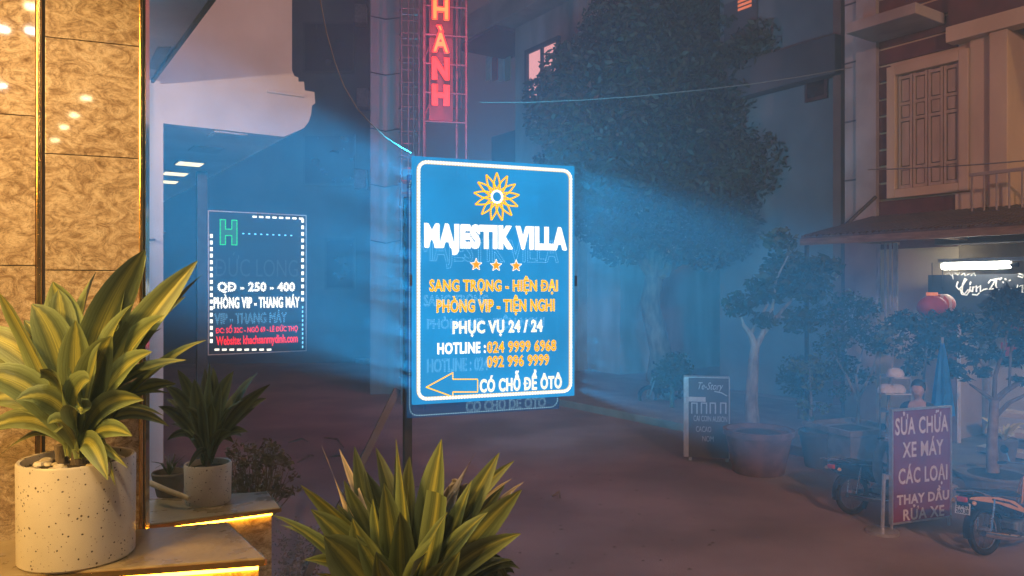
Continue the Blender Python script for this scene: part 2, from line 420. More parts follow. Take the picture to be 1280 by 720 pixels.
def at_origin(o, p):
    """move a world-space mesh's origin to p"""
    p = Vector(p); o.data.transform(Matrix.Translation(-p)); o.location = p; return o


class Frame:
    """a vertical plane: local x runs to the right along it, y goes away behind it"""
    def __init__(s, ox, oy, ang): s.o = (ox, oy); s.a = ang; s.c = math.cos(ang); s.s = math.sin(ang)

    def t(s, px, py=None, off=0.0):
        ox, oy = s.o[0] - s.s * off, s.o[1] + s.c * off
        tx = (px - 640) / FPX
        t = (tx * oy - ox) / (s.c - tx * s.s)
        if py is None: return t
        return t, EYE + (HZ - py) / FPX * (oy + t * s.s)

    def depth(s, px): return s.o[1] + s.t(px) * s.s

    def world(s, x, y, z=0): return Vector((s.o[0] + x * s.c - y * s.s, s.o[1] + x * s.s + y * s.c, z))

    def local(s, p):
        dx, dy = p[0] - s.o[0], p[1] - s.o[1]
        return Vector((dx * s.c + dy * s.s, -dx * s.s + dy * s.c, p[2] if len(p) > 2 else 0))


def text_raw(body, offset=0.0, extrude=0.0, res=3, shear=0.0, spacing=1.0):
    cu = bpy.data.curves.new('t', 'FONT'); cu.body = body; cu.offset = offset; cu.extrude = extrude; cu.resolution_u = res
    cu.shear = shear; cu.space_character = spacing
    ob = bpy.data.objects.new('t', cu); COL.objects.link(ob)
    dg = bpy.context.evaluated_depsgraph_get(); dg.update()
    me = bpy.data.meshes.new_from_object(ob.evaluated_get(dg))
    vs = [v.co.copy() for v in me.vertices]; fs = [tuple(p.vertices) for p in me.polygons]
    cnt = {}
    for p in me.polygons:
        for e in p.edge_keys: cnt[e] = cnt.get(e, 0) + 1
    ed = [e for e, c in cnt.items() if c == 1]
    bpy.data.objects.remove(ob); bpy.data.curves.remove(cu); bpy.data.meshes.remove(me)
    return vs, fs, ed


def text_data(body, **k):
    vs, fs, ed = text_raw(body.replace('Đ', 'D'), **k)
    bars = []
    if 'Đ' in body:
        dv = text_raw('D', **k)[0]; w = max(v.x for v in dv) - min(v.x for v in dv); h = max(v.y for v in dv)
        for i, ch in enumerate(body):
            if ch == 'Đ':
                pv = text_raw(body[:i + 1].replace('Đ', 'D'), **k)[0]; xr_ = max(v.x for v in pv)
                bars.append((xr_ - w * 1.16, h * 0.44, xr_ - w * 0.42, h * 0.56))
    return vs, fs, ed, bars


def text_fit(body, x0, z0, x1, z1, y, th=0.003, mirror=False, **k):
    """letters as flat raised shapes in the local x-z plane, stretched to fill the box; returns MB and outline segments"""
    vs, fs, ed, bars = text_data(body, **k)
    ax0, ax1 = min(v.x for v in vs), max(v.x for v in vs); ay0, ay1 = min(v.y for v in vs), max(v.y for v in vs)
    def tr(v):
        fx = (v.x - ax0) / (ax1 - ax0)
        if mirror: fx = 1 - fx
        return (x0 + fx * (x1 - x0), z0 + (v.y - ay0) / (ay1 - ay0) * (z1 - z0))
    q = [tr(v) for v in vs]
    mb = MB(); n = len(q)
    mb.v = [(a, y - th, b) for a, b in q] + [(a, y, b) for a, b in q]
    mb.f = list(fs)
    for a, b in ed: mb.f.append((a, b, n + b, n + a))
    for bx0, bz0, bx1, bz1 in bars:
        c0, c1 = tr(Vector((bx0, bz0, 0))), tr(Vector((bx1, bz1, 0)))
        mb.box(min(c0[0], c1[0]), y - th * 1.6 - 0.0005, c0[1], max(c0[0], c1[0]), y - 0.0003, c1[1])
    # outline loops
    adj = {}
    for a, b in ed: adj.setdefault(a, []).append(b); adj.setdefault(b, []).append(a)
    seen = set(); loops = []
    for s0 in adj:
        if s0 in seen: continue
        lp = [s0]; seen.add(s0); cur = s0
        while True:
            nx = [w for w in adj[cur] if w not in seen]
            if not nx: break
            cur = nx[0]; seen.add(cur); lp.append(cur)
        loops.append([q[i] for i in lp] + [q[s0]])
    return mb, loops


def beads_along(mb, path, step, y, r):
    acc = 0.0
    for i in range(len(path) - 1):
        a, b = path[i], path[i + 1]; d = math.hypot(b[0] - a[0], b[1] - a[1])
        if d < 1e-9: continue
        while acc < d:
            f = acc / d; mb.bead((a[0] + (b[0] - a[0]) * f, y, a[1] + (b[1] - a[1]) * f), r); acc += step
        acc -= d


def led_text(parent, body, x0, z0, x1, z1, y, fill, dots, step=0.0085, r=0.0032, offset=0.0, name='lettering', **k):
    mb, loops = text_fit(body, x0, z0, x1, z1, y, offset=offset, **k)
    o = None
    if fill is not None: o = mb.build(name, fill, parent)
    d = MB()
    for lp in loops: beads_along(d, lp, step, y - 0.006, r)
    if d.v:
        d.build('letter_bulbs', dots, parent, kind='stuff')
    return o


def leaf(parent, B, C, T, w, m, fold=0.25, n=12, twist=0.0, name='leaf', blunt=False, wave=0.0, prof=None, face=-1.0):
    """strap leaf along a quadratic Bezier; B, C, T in parent's local space"""
    B, C, T = Vector(B), Vector(C), Vector(T)
    mb = MB(); mb.uv = []
    ph = random.uniform(0, 6)
    twist = random.uniform(-0.9, 0.9) if twist else 0
    for i in range(n + 1):
        t = i / n
        p = B * (1 - t) ** 2 + C * 2 * t * (1 - t) + T * t * t
        tan = ((C - B) * (1 - t) + (T - C) * t).normalized()
        side = tan.cross(Vector((0.0, face, 0.45)))
        if side.length < 0.1: side = tan.cross(Vector((1, 0.2, 0)))
        side.normalize(); side = Matrix.Rotation(twist * (0.4 + t), 3, tan) @ side
        nor = side.cross(tan).normalized()
        if blunt: ww = w * (0.35 + 0.65 * math.sin(min(1, t * 1.5) * math.pi / 2))
        else: ww = w * max(0.03, (0.24 + 0.76 * math.sin(min(t / 0.6, 1) * math.pi / 2)) * (1 - max(0, (t - 0.5) / 0.5) ** 2.8))
        for j, s_ in enumerate((-1, -0.5, 0, 0.5, 1)):
            off = side * s_ * ww * 0.5 + nor * (abs(s_) * fold * ww * 0.5 + wave * ww * math.sin(t * 11 + ph + s_ * 2) * abs(s_))
            mb.v.append(tuple(p + off)); mb.uv.append(((s_ + 1) / 2, t))
    for i in range(n):
        for j in range(4):
            a = i * 5 + j; mb.f.append((a, a + 1, a + 6, a + 5))
    o = mb.build(name, m, parent, smooth=True)
    return o


def clump_leaves(mb, c, rad, n, size, flat=0.0):
    """n small leaf quads spread through an ellipsoid"""
    c = Vector(c)
    for _ in range(n):
        d = Vector((random.gauss(0, 1), random.gauss(0, 1), random.gauss(0, 1))).normalized()
        r = random.random() ** 0.45
        p = c + Vector((d.x * rad[0], d.y * rad[1], d.z * rad[2])) * r
        a = Vector((random.gauss(0, 1), random.gauss(0, 1), random.gauss(0, .7) - 0.3)).normalized()
        b = a.orthogonal().normalized(); b = Matrix.Rotation(random.uniform(0, 6.28), 3, a) @ b
        s = size * random.uniform(0.6, 1.4)
        mb.quad(p - a * s * 0.5, p + b * s * 0.22, p + a * s * 0.5, p - b * s * 0.22)


# ------------------------------------------------------------------ the setting
g = MB(); g.quad((-60, -30, 0), (60, -30, 0), (60, 70, 0), (-60, 70, 0))
struct(g.build('ground', ASPHALT))
g = MB(); g.box(6.9, -4, -0.05, 9.6, 22, 0.10)
struct(g.build('pavement', PAVING, rz=A, bevel=0.01))
# loose debris on the road
d = MB()
for (a, b) in (((405, 547), (430, 560)), ((412, 571), (432, 577)), ((360, 553), (385, 552)), ((690, 620), (700, 622)), ((372, 578), (392, 570))):
    p, q = G(*a, 0.02), G(*b, 0.02); m_ = (p + q) / 2 + Vector((0.03, 0.05, 0.03))
    d.tube([p, m_, q], [0.008, 0.014, 0.006], 5)
for i in range(160):
    p = G(random.uniform(300, 900), random.uniform(470, 715), 0.004)
    s = random.uniform(0.006, 0.02)
    d.quad(p + Vector((-s, 0, 0)), p + Vector((0, -s, 0.004)), p + Vector((s, 0, 0.002)), p + Vector((0, s, 0.005)))
o = d.build('litter', BARK); o['kind'] = 'stuff'

# ------------------------------------------------------------------ hotel pillar with marble panels
HA = R(21.8)
FP = Frame(*P(0, 670, 2.47).xy, HA)
pil = thing('marble_pillar', 'tall polished brown marble pillar with brass strips at the left edge', 'pillar', (FP.o[0], FP.o[1], 0), HA)
t0, t1, t2 = FP.t(46), FP.t(57), FP.t(174)
te = FP.t(182)
MB().box(-1.6, 0.012, -1.4, te - 0.004, 0.20, 4.40).build('core', CANOPY, pil)
zj = [FP.t(110, 338)[1], FP.t(110, 195)[1]]
zj = [zj[0] - (zj[1] - zj[0]) * k for k in (3, 2, 1)] + zj + [zj[1] + (zj[1] - zj[0]) * k for k in (1, 2, 3, 4, 5)]
for i in range(len(zj) - 1):
    MB().box(t1, -0.006, max(0.01, zj[i] + 0.0015), t2, 0.012, min(4.40, zj[i + 1] - 0.0015)).build('marble_panel', MARBLE, pil, bevel=0.001)
zj2 = [FP.t(20, 520)[1], FP.t(20, 332)[1]]
dz = zj2[1] - zj2[0]
for i in range(-2, 6):
    a, b = zj2[0] + i * dz + 0.0015, zj2[0] + (i + 1) * dz - 0.0015
    a, b = max(a, 0.01), min(b, 4.40)
    if b > a: MB().box(-1.6, -0.004, a, t0 - 0.004, 0.012, b).build('marble_panel', MARBLE, pil, bevel=0.001)
MB().box(t0, -0.014, 0.01, t0 + (t1 - t0) * 0.62, 0.012, 4.40).build('brass_strip', BRASS, pil, bevel=0.004)
MB().box(t2 + 0.001, -0.016, 0.01, t2 + 0.013, 0.012, 4.40).build('brass_strip', BRASS, pil, bevel=0.003)
MB().box(te - 0.003, 0.0, 0.01, te, 0.19, 4.40).build('brass_strip', BRASS, pil)

# ------------------------------------------------------------------ ledges
def ledge(label, corners, z, th, zb, inset, strip_to, name='stone_ledge'):
    base = Vector((sum(c.x for c in corners) / 4, sum(c.y for c in corners) / 4, 0))
    t = thing(name, label, 'ledge', base)
    L = [c - base for c in corners]; zb = -1.4
    MB().prism([Vector((c.x, c.y, z - th)) for c in L], (0, 0, th)).build('top_slab', SLAB, t, bevel=0.004)
    cx = sum((c for c in L), Vector()) / 4
    Li = [Vector((cx.x + (c.x - cx.x), cx.y + (c.y - cx.y), 0)) for c in L]
    # inset front (0->1) and right side (1->2)
    fr = (Li[1] - Li[0]).normalized(); sd = (Li[2] - Li[1]).normalized()
    Li[0] += Vector((-fr.y, fr.x, 0)) * inset; Li[1] += Vector((-fr.y, fr.x, 0)) * inset - fr * inset; Li[2] -= fr * inset
    MB().prism([Vector((c.x, c.y, zb)) for c in Li], (0, 0, z - th - zb - 0.002)).build('marble_front', MARBLE, t)
    # brass edging and warm led strip along the front and the right end
    e = MB()
    for a, b in ((L[0], L[1]), (L[1], L[2])):
        dr = (b - a).normalized(); nn = Vector((dr.y, -dr.x, 0))
        e.prism([Vector((a.x, a.y, z - th - 0.0)) + nn * 0.001, Vector((b.x, b.y, z - th)) + nn * 0.001, Vector((b.x, b.y, z - th)) + nn * 0.006, Vector((a.x, a.y, z - th)) + nn * 0.006], (0, 0, th * 0.8))
    e.build('brass_edge', BRASS, t)
    s = MB()
    dn = Vector((0, 0, -0.012))
    q0, q1, q2 = Li[0], Li[1], Li[2]
    nn = Vector((fr.y, -fr.x, 0))
    zt = z - th - 0.004
    s.prism([Vector((q0.x, q0.y, zt)) + nn * 0.003, Vector((q1.x, q1.y, zt)) + nn * 0.003, Vector((q1.x, q1.y, zt)) + nn * 0.011, Vector((q0.x, q0.y, zt)) + nn * 0.011], dn)
    s.build('light_strip', STRIP, t)
    return t


def GZ(px, py, z): return G(px, py, z)


z1 = 0.95
ledge('low stone ledge with warm light strip under the big speckled pot',
      [GZ(-120, 730, z1), GZ(331, 697, z1), GZ(283, 652, z1), GZ(-120, 686, z1)], z1, 0.022, 0.0, 0.02, None)
z2 = 0.80
ledge('farther stone ledge with glowing strip under the smaller speckled pot',
      [GZ(120, 664, z2), GZ(350, 634, z2), GZ(334, 614, z2), GZ(120, 628, z2)], z2, 0.02, 0.0, 0.03, None)

# ------------------------------------------------------------------ potted plants
def pot(t, r0, r1, h, m, wall=0.012):
    MB().lathe([(r0 * 0.96, 0.0), (r0, 0.006), (r1, h - 0.006), (r1 - 0.004, h), (r1 - wall, h - 0.002), (r1 - wall - 0.003, h - 0.03)], 48).build('pot', m, t, smooth=True)
    MB().lathe([(0.001, h - 0.034), (r1 - wall - 0.001, h - 0.032), (r1 - wall - 0.001, h - 0.026), (0.001, h - 0.02)], 24).build('soil', SOIL, t, smooth=True)


def pebbles(t, r, z, n):
    mb = MB()
    for _ in range(n):
        a = random.uniform(0, 6.28); q = r * random.uniform(0.35, 0.95); s = random.uniform(0.008, 0.02)
        c = Vector((math.cos(a) * q, math.sin(a) * q, z + s * 0.4))
        mb.lathe([(s * 0.5, -s * 0.5), (s, -s * 0.1), (s * 0.8, s * 0.35), (s * 0.3, s * 0.5)], 7, c)
    mb.build('pebbles', PEBBLE, t, smooth=True, kind='stuff')


base1 = G(97, 694, z1)
r1 = 66 / FPX * base1.y
p1 = thing('potted_plant', 'large striped dracaena in a round speckled cream pot on the near ledge', 'plant', base1, R(15))
pot(p1, r1 * 0.985, r1, 0.295, TERRAZZO)
p1.rotation_euler = (0, 0, 0)
pebbles(p1, r1 - 0.02, 0.268, 60)


def plant_leaves(t, base, B, tips, Y, mats, dzmul=1.0):
    tips = list(tips)
    for tp in list(tips):
        if tp[6] == 2 or len(tp) > 7 or random.random() < 0.35: continue
        w0 = 0.72
        tips.append((tp[0] + random.uniform(-26, 26) * w0, tp[1] + random.uniform(8, 60) * w0, tp[2] + random.uniform(-0.03, 0.14), tp[3] * random.uniform(0.55, 0.85), tp[4] + 8, 0.4, tp[6]))
    """tips: (px, py, depth offset, width in px, bulge in px (up), twist, mat index[, flags])"""
    for tp in tips:
        px, py, dy, wp, bu, tw, mi = tp[:7]
        fl = tp[7] if len(tp) > 7 else ''
        T = P(px, py, Y + dy) - base
        b = Vector(B) + Vector((random.uniform(-.02, .02), random.uniform(-.02, .02), random.uniform(-0.01, .05)))
        mid = (b + T) / 2
        hor = Vector((T.x - b.x, T.y - b.y, 0))
        C = mid + Vector((0, 0, bu / FPX * Y)) - hor * 0.12
        C = C + Vector((random.uniform(-1, 1), random.uniform(-1, 1), random.uniform(-.5, .5))) * (T - b).length * 0.09
        leaf(t, b, C, T, 1.22 * wp / FPX * Y, mats[mi], fold=random.uniform(0.15, 0.45), twist=tw, blunt='b' in fl, wave=0.05 if 'd' not in fl else 0.25)


Y1 = base1.y
B1 = (0.0, 0.0, 0.29)
MB().tube([(0, 0, 0.262), (0.005, 0, 0.31), (0.0, 0.01, 0.40)], [0.022, 0.02, 0.015], 10).build('stem', BARK, p1, smooth=True)
MB().tube([(-0.05, 0.01, 0.262), (-0.055, 0, 0.33)], [0.018, 0.014], 10).build('stem', BARK, p1, smooth=True)
tips1 = [
    (181, 312, 0.02, 40, 30, 0.5, 0), (247, 326, 0.05, 34, 18, 0.3, 0), (66, 352, 0.03, 44, 40, 0.9, 0), (84, 366, 0.1, 30, 40, 0.3, 0),
    (-4, 362, -0.02, 36, 50, 0.4, 0), (-55, 410, 0.02, 34, 60, 0.2, 0), (-40, 470, -0.1, 34, 60, 0.2, 0), (-30, 430, 0.08, 30, 60, -0.2, 0),
    (150, 352, 0.12, 22, 30, 1.2, 0), (205, 395, -0.05, 38, 40, 0.4, 0), (166, 380, -0.04, 26, 40, 1.0, 0), (258, 425, 0.02, 20, 46, 0.6, 0),
    (233, 450, -0.05, 18, 50, 0.6, 0), (205, 520, 0.0, 16, 60, 0.4, 0), (112, 476, -0.16, 36, 40, 0.0, 0), (50, 462, -0.13, 32, 50, 0.1, 0),
    (20, 500, -0.12, 26, 50, 0.0, 0), (-25, 505, 0.0, 28, 60, 0.0, 0), (120, 340, 0.14, 30, 20, 0.5, 0), (30, 400, 0.12, 34, 40, 0.3, 0),
    (190, 440, -0.12, 30, 40, 0.3, 0), (140, 420, -0.10, 34, 30, 0.2, 0), (95, 400, -0.05, 34, 20, 0.5, 0), (180, 500, -0.10, 22, 50, 0.2, 0),
    (60, 530, -0.12, 22, 40, 0.0, 0), (135, 600, -0.17, 22, 66, 0.0, 0), (220, 480, 0.08, 20, 46, 0.0, 0), (215, 360, 0.12, 30, 26, 0.5, 0),
    (-20, 540, -0.04, 22, 50, 0.0, 0), (165, 545, -0.14, 20, 40, 0.0, 0), (40, 380, -0.04, 36, 50, 0.3, 0), (160, 330, 0.05, 36, 24, -0.7, 0)]
plant_leaves(p1, base1, B1, tips1, Y1, [LEAFV, LEAFG, LEAFD])

base2 = G(260, 627, z2)
p2 = thing('potted_plant', 'dim green dracaena in the smaller speckled pot on the farther ledge', 'plant', base2)
r2 = 28 / FPX * base2.y
pot(p2, r2 * 0.97, r2, 0.175, TERRAZZO, 0.009)
B2 = (0, 0, 0.17)
MB().tube([(0, 0, 0.15), (0, 0, 0.22)], [0.014, 0.01], 8).build('stem', BARK, p2, smooth=True)
tips2 = [(292, 464, 0, 17, 10, 0.6, 1), (322, 466, 0.05, 15, 14, 0.4, 1), (338, 480, -0.03, 14, 16, 0.3, 1), (262, 452, 0.05, 17, 8, 0.9, 1), (243, 474, 0, 18, 10, 0.5, 1),
         (222, 462, 0.05, 15, 16, 0.4, 1), (206, 482, 0, 14, 20, 0.3, 1), (198, 508, -0.05, 12, 26, 0.3, 1), (276, 480, -0.08, 16, 10, 0.7, 1), (304, 500, -0.08, 15, 18, 0.3, 1),
         (232, 510, -0.08, 14, 18, 0.2, 1), (252, 500, -0.1, 16, 10, 0.5, 1), (318, 510, 0.04, 12, 22, 0.2, 1), (214, 530, 0, 10, 26, 0.2, 1), (290, 540, -0.1, 12, 20, 0.2, 1),
         (310, 540, 0.02, 12, 26, 0.2, 1), (240, 545, -0.1, 10, 20, 0.2, 1), (256, 460, 0.1, 14, 10, 1.2, 1), (308, 478, 0.08, 13, 12, 0.9, 1), (230, 488, 0.09, 13, 12, 0.9, 1)]
plant_leaves(p2, base2, B2, tips2, base2.y, [LEAFV, LEAFG, LEAFD])

base3 = G(212, 619, z2)
p3 = thing('potted_plant', 'small dull pot with low sprigs left of the smaller speckled pot', 'plant', base3)
pot(p3, 0.055, 0.078, 0.11, STONEPOT, 0.007)
s = MB()
for _ in range(26):
    a = random.uniform(0, 6.28); rr = random.uniform(0.02, 0.08)
    s.tube([(0, 0, 0.09), (math.cos(a) * rr * .5, math.sin(a) * rr * .5, 0.15), (math.cos(a) * rr, math.sin(a) * rr, random.uniform(0.13, 0.2))], [0.003, 0.002, 0.001], 4)
s.build('sprigs', LEAFG, p3)
# pale curled bamboo offcut lying across the ledge
o = MB().tube([G(188, 604, z2 + .10), G(207, 612, z2 + .085), G(236, 623, z2 + .05)], [0.013, 0.012, 0.011], 10).build('bamboo_stick', mat('bamboo', (0.45, 0.36, 0.2), (0.6, 0.5, 0.32), 0.5, 0, 25, 0.3), None, smooth=True)
tag(at_origin(o, G(207, 612, z2 + .05)), 'short pale stick leaning between the two rear pots', 'stick')

# dry twiggy shrub behind the farther ledge
bs = G(320, 705, 0.0); bs = Vector((bs.x * 1.0, 3.85, 0)); bs.x = (318 - 640) / FPX * 3.85
sh = thing('dry_shrub', 'twiggy half dry shrub standing behind the farther ledge', 'shrub', bs)
tw = MB(); lf = MB()
for _ in range(95):
    px, py = random.uniform(282, 372), random.uniform(552, 622)
    T = P(px, py, 3.85 + random.uniform(-.12, .2)) - bs
    if ((px - 320) / 58) ** 2 + ((py - 625) / 75) ** 2 > 1: continue
    b = Vector((T.x * 0.25, 0, 0.55)); c = (b + T) / 2 + Vector((random.uniform(-.03, .03), 0, 0.03))
    tw.tube([b, c, T], [0.004, 0.003, 0.001], 4)
    clump_leaves(lf, T, (0.03, 0.03, 0.03), 14, 0.028)
tw.tube([(0, 0, 0), (0, 0, 0.62)], [0.02, 0.012], 6)
tw.build('trunk', BARK, sh); lf.build('crown', FOLIAGE3, sh)

# foreground plant
Yf = 2.45
basef = Vector(((505 - 640) / FPX * Yf, Yf, 0.0))
pf = thing('potted_plant', 'striped dracaena with dried tips in a planter at the bottom centre', 'plant', basef)
MB().lathe([(0.15, 0.0), (0.155, 0.01), (0.20, 0.50), (0.21, 0.51), (0.21, 0.54), (0.185, 0.54), (0.18, 0.50)], 40).build('pot', STONEPOT, pf, smooth=True)
MB().lathe([(0.001, 0.49), (0.181, 0.50), (0.181, 0.515), (0.001, 0.52)], 24).build('soil', SOIL, pf)
MB().tube([(0, 0, 0.5), (0.0, 0, 0.66)], [0.03, 0.022], 10).build('stem', BARK, pf, smooth=True)
tipsf = [(376, 606, -0.1, 44, 10, 0.6, 0), (495, 548, 0.02, 24, 8, 1.2, 0), (552, 549, 0.06, 34, 8, 0.9, 0), (624, 566, 0.08, 27, 16, 0.4, 0), (652, 612, 0.02, 32, 18, 0.4, 0),
         (651, 667, -0.05, 26, 30, 0.3, 0), (631, 606, 0.1, 22, 20, 0.3, 0), (548, 616, -0.05, 26, 0, 1.2, 0, 'b'), (480, 604, -0.1, 26, 8, 0.8, 0), (338, 643, -0.12, 16, 46, 0.4, 0),
         (441, 648, -0.15, 36, 4, 0.8, 0), (405, 670, -0.2, 46, 14, 0.5, 0), (534, 690, -0.26, 28, -10, 1.2, 0, 'b'), (443, 558, 0.08, 22, 14, 0.9, 1), (512, 570, 0.12, 24, 10, 1.3, 1),
         (402, 557, 0.05, 9, 20, 1.1, 2, 'd'), (424, 561, 0.1, 9, 22, 0.8, 2, 'd'), (470, 560, 0.16, 22, 10, 0.9, 1), (458, 590, -0.02, 30, 10, 0.9, 1), (590, 600, 0.02, 26, 8, 0.7, 0),
         (560, 640, -0.16, 26, 4, 0.9, 0), (610, 640, -0.1, 24, 18, 0.4, 0), (595, 565, 0.16, 12, 30, 0.6, 2, 'd'), (640, 598, 0.16, 10, 50, 0.4, 2, 'd'), (655, 602, 0.14, 8, 60, 0.4, 2, 'd'),
         (500, 640, -0.2, 30, 0, 1.2, 0), (430, 600, 0.04, 30, 14, 0.7, 1), (575, 690, -0.2, 22, 6, 0.8, 0), (640, 700, -0.02, 22, 40, 0.2, 1), (470, 690, -0.25, 32, 0, 0.9, 0), (380, 700, -0.1, 24, 40, 0.3, 0),
         (530, 590, 0.1, 28, 6, 0.9, 1), (570, 610, 0.1, 12, 40, 0.7, 2, 'd')]
plant_leaves(pf, basef, (0, 0, 0.60), tipsf, Yf, [LEAFV, LEAFG, LEAFD])
# scruffy dead leaves hanging on the right side of the planter
for i in range(14):
    a = P(random.uniform(590, 640), random.uniform(650, 690), Yf + random.uniform(0.0, .2)) - basef
    b = P(random.uniform(610, 650), random.uniform(690, 760), Yf + random.uniform(0.0, .2)) - basef
    leaf(pf, (0.02, 0.02, 0.56), a, b, 0.03, LEAFG, wave=0.3, name='dead_leaf')
# crumpled pale leaves behind
for i in range(5):
    a = P(random.uniform(545, 600), random.uniform(590, 605), Yf + .15) - basef
    b = P(random.uniform(540, 620), random.uniform(596, 622), Yf + .15) - basef
    leaf(pf, (0.04, 0.1, 0.68), a, b, 0.04, LEAFD, wave=0.4, name='dead_leaf')
# low ground planting between the ledge and the planter
gs = MB()
for _ in range(40):
    p = G(random.uniform(348, 400), random.uniform(665, 735), 0.25); p.y += 0.0
    clump_leaves(gs, p, (0.05, 0.05, 0.10), 26, 0.02)
o = gs.build('ground_cover', FOLIAGE3); o['kind'] = 'stuff'

# ------------------------------------------------------------------ main LED sign
SA = R(21.4)
FS = Frame(*P(523, 360, 4.0).xy, SA)
sg = thing('led_sign', 'large bright framed LED hotel sign with sun emblem, stars and arrow', 'sign', (FS.o[0], FS.o[1], 0), SA)
tl, zt = FS.t(523, 202); tr = FS.t(713); _, zb = FS.t(523, 499)
W_, H_ = tr - tl, zt - zb
mg = 0.03
MB().box(tl - mg, 0.006, zb - mg - .0, tr + mg, 0.03, zt + mg).build('panel', PANELBLUE, sg, bevel=0.004)
# ghost reflection of the sign built as glowing geometry, lower and to the left
def sx(px): return FS.t(px)
def sz(px, py): return FS.t(px, py)[1]
gx0, gx1 = FS.t(512, None, 0.05), FS.t(697, None, 0.05)
gz1, gz0 = FS.t(512, 221, 0.05)[1], FS.t(512, 520, 0.05)[1]
MB().box(gx0 - 0.012, 0.054, gz0 - 0.012, gx1 + 0.012, 0.066, gz1 + 0.012).build('reflection_panel', REFLBLUE, sg)


def rrect(x0, z0, x1, z1, r, n=5):
    pts = []
    for cx, cz, a0 in ((x1 - r, z1 - r, 0), (x0 + r, z1 - r, 90), (x0 + r, z0 + r, 180), (x1 - r, z0 + r, 270)):
        for i in range(n + 1):
            a = R(a0 + 90 * i / n); pts.append((cx + r * math.cos(a), cz + r * math.sin(a)))
    return pts + [pts[0]]


b = MB(); beads_along(b, rrect(tl, zb, tr, zt, 0.045), 0.0165, -0.007, 0.0108); b.build('border_bulbs', LEDW, sg, kind='stuff')
b = MB(); rp = rrect(tl, zb, tr, zt, 0.045)
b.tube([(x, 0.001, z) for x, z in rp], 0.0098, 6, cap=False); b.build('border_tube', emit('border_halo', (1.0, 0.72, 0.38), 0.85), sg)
b = MB(); beads_along(b, rrect(gx0, gz0, gx1, gz1, 0.045), 0.0135, 0.050, 0.0034); b.build('reflection_bulbs', LEDREFL, sg, kind='stuff')


def signbox(pl, pt, pr, pb):
    """pixel box -> local rectangle on the sign"""
    x0, x1 = sx(pl), sx(pr); xm = (pl + pr) / 2
    return x0, sz(xm, pb), x1, sz(xm, pt)


YL = 0.004
x0, a, x1, c = signbox(531, 282, 708, 319)
led_text(sg, 'MAJESTIK VILLA', x0, a, x1, c, YL, LEDW, LEDW, 0.010, 0.0055, offset=0.05, spacing=1.14)
led_text(sg, 'MAJESTIK VILLA', x0 - 0.035, a - 0.075, x1 - 0.05, c - 0.075, YL + 0.001, None, LEDDIM2, 0.010, 0.0022, offset=0.01)  # faint offset copy stands in for the title's reflection
x0, a, x1, c = signbox(537, 345, 697, 368)
led_text(sg, 'SANG TRỌNG - HIỆN ĐẠI', x0, a, x1, c, YL, LEDOF, LEDO, 0.0095, 0.0034, offset=0.020, spacing=1.08)
x0, a, x1, c = signbox(546, 369, 693, 394)
led_text(sg, 'PHÒNG VIP - TIỆN NGHI', x0, a, x1, c, YL, LEDOF, LEDO, 0.0095, 0.0034, offset=0.020, spacing=1.08)
x0, a, x1, c = signbox(566, 400, 678, 420)
led_text(sg, 'PHỤC VỤ 24 / 24', x0, a, x1, c, YL, LEDWF, LEDW, 0.0095, 0.0034, offset=0.022, spacing=1.08)
x0, a, x1, c = signbox(547, 428, 607, 442)
led_text(sg, 'HOTLINE :', x0, a, x1, c, YL, LEDW, LEDW, 0.008, 0.0026, offset=0.022, spacing=1.1)
x0, a, x1, c = signbox(609, 426, 695, 440)
led_text(sg, '024 9999 6968', x0, a, x1, c, YL, LEDOF, LEDO, 0.0095, 0.0030, offset=0.014, spacing=1.08)
x0, a, x1, c = signbox(609, 444, 686, 458)
led_text(sg, '092 996 9999', x0, a, x1, c, YL, LEDOF, LEDO, 0.0095, 0.0030, offset=0.014, spacing=1.08)
x0, a, x1, c = signbox(600, 463, 702, 488)
led_text(sg, 'CÓ CHỖ ĐỂ ÔTÔ', x0, a, x1, c, YL, LEDWF, LEDW, 0.008, 0.0030, offset=0.02, spacing=1.1)
# faint glowing rows standing in for the lettering's reflection
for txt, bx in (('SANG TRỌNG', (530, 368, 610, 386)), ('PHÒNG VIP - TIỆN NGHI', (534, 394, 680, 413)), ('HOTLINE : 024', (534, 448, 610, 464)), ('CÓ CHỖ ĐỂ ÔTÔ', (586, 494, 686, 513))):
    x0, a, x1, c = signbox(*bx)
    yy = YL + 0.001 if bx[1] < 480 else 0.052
    led_text(sg, txt, x0, a, x1, c, yy, None, LEDDIM2 if bx[1] < 480 else LEDREFL, 0.009, 0.0019, offset=0.0)
# arrow
ar = [(533, 484), (566, 466), (566, 474), (597, 474), (597, 490), (566, 490), (566, 496)]
ap = [(sx(x), sz(x, y)) for x, y in ar]; ap.append(ap[0])
b = MB(); beads_along(b, ap, 0.0095, -0.002, 0.0042)
b.build('arrow_bulbs', LEDO, sg, kind='stuff')
b = MB().tube([(x, 0.002, z) for x, z in ap], 0.0035, 5); b.build('arrow_outline', LEDOF, sg)
# stars
for px, py in ((595, 331), (620, 332), (645, 332.5)):
    cx, cz = sx(px), sz(px, py); b = MB()
    star = [(cx + (0.034 if i % 2 == 0 else 0.015) * math.sin(i * math.pi / 5), cz + (0.034 if i % 2 == 0 else 0.015) * math.cos(i * math.pi / 5)) for i in range(11)]
    mb = MB(); mb.prism([(x, 0.0, z) for x, z in star[:-1]], (0, 0.004, 0)); st = mb.build('star', LEDOF, sg)
    beads_along(b, star, 0.009, -0.004, 0.0034); b.build('star_bulbs', LEDW, st, kind='stuff')
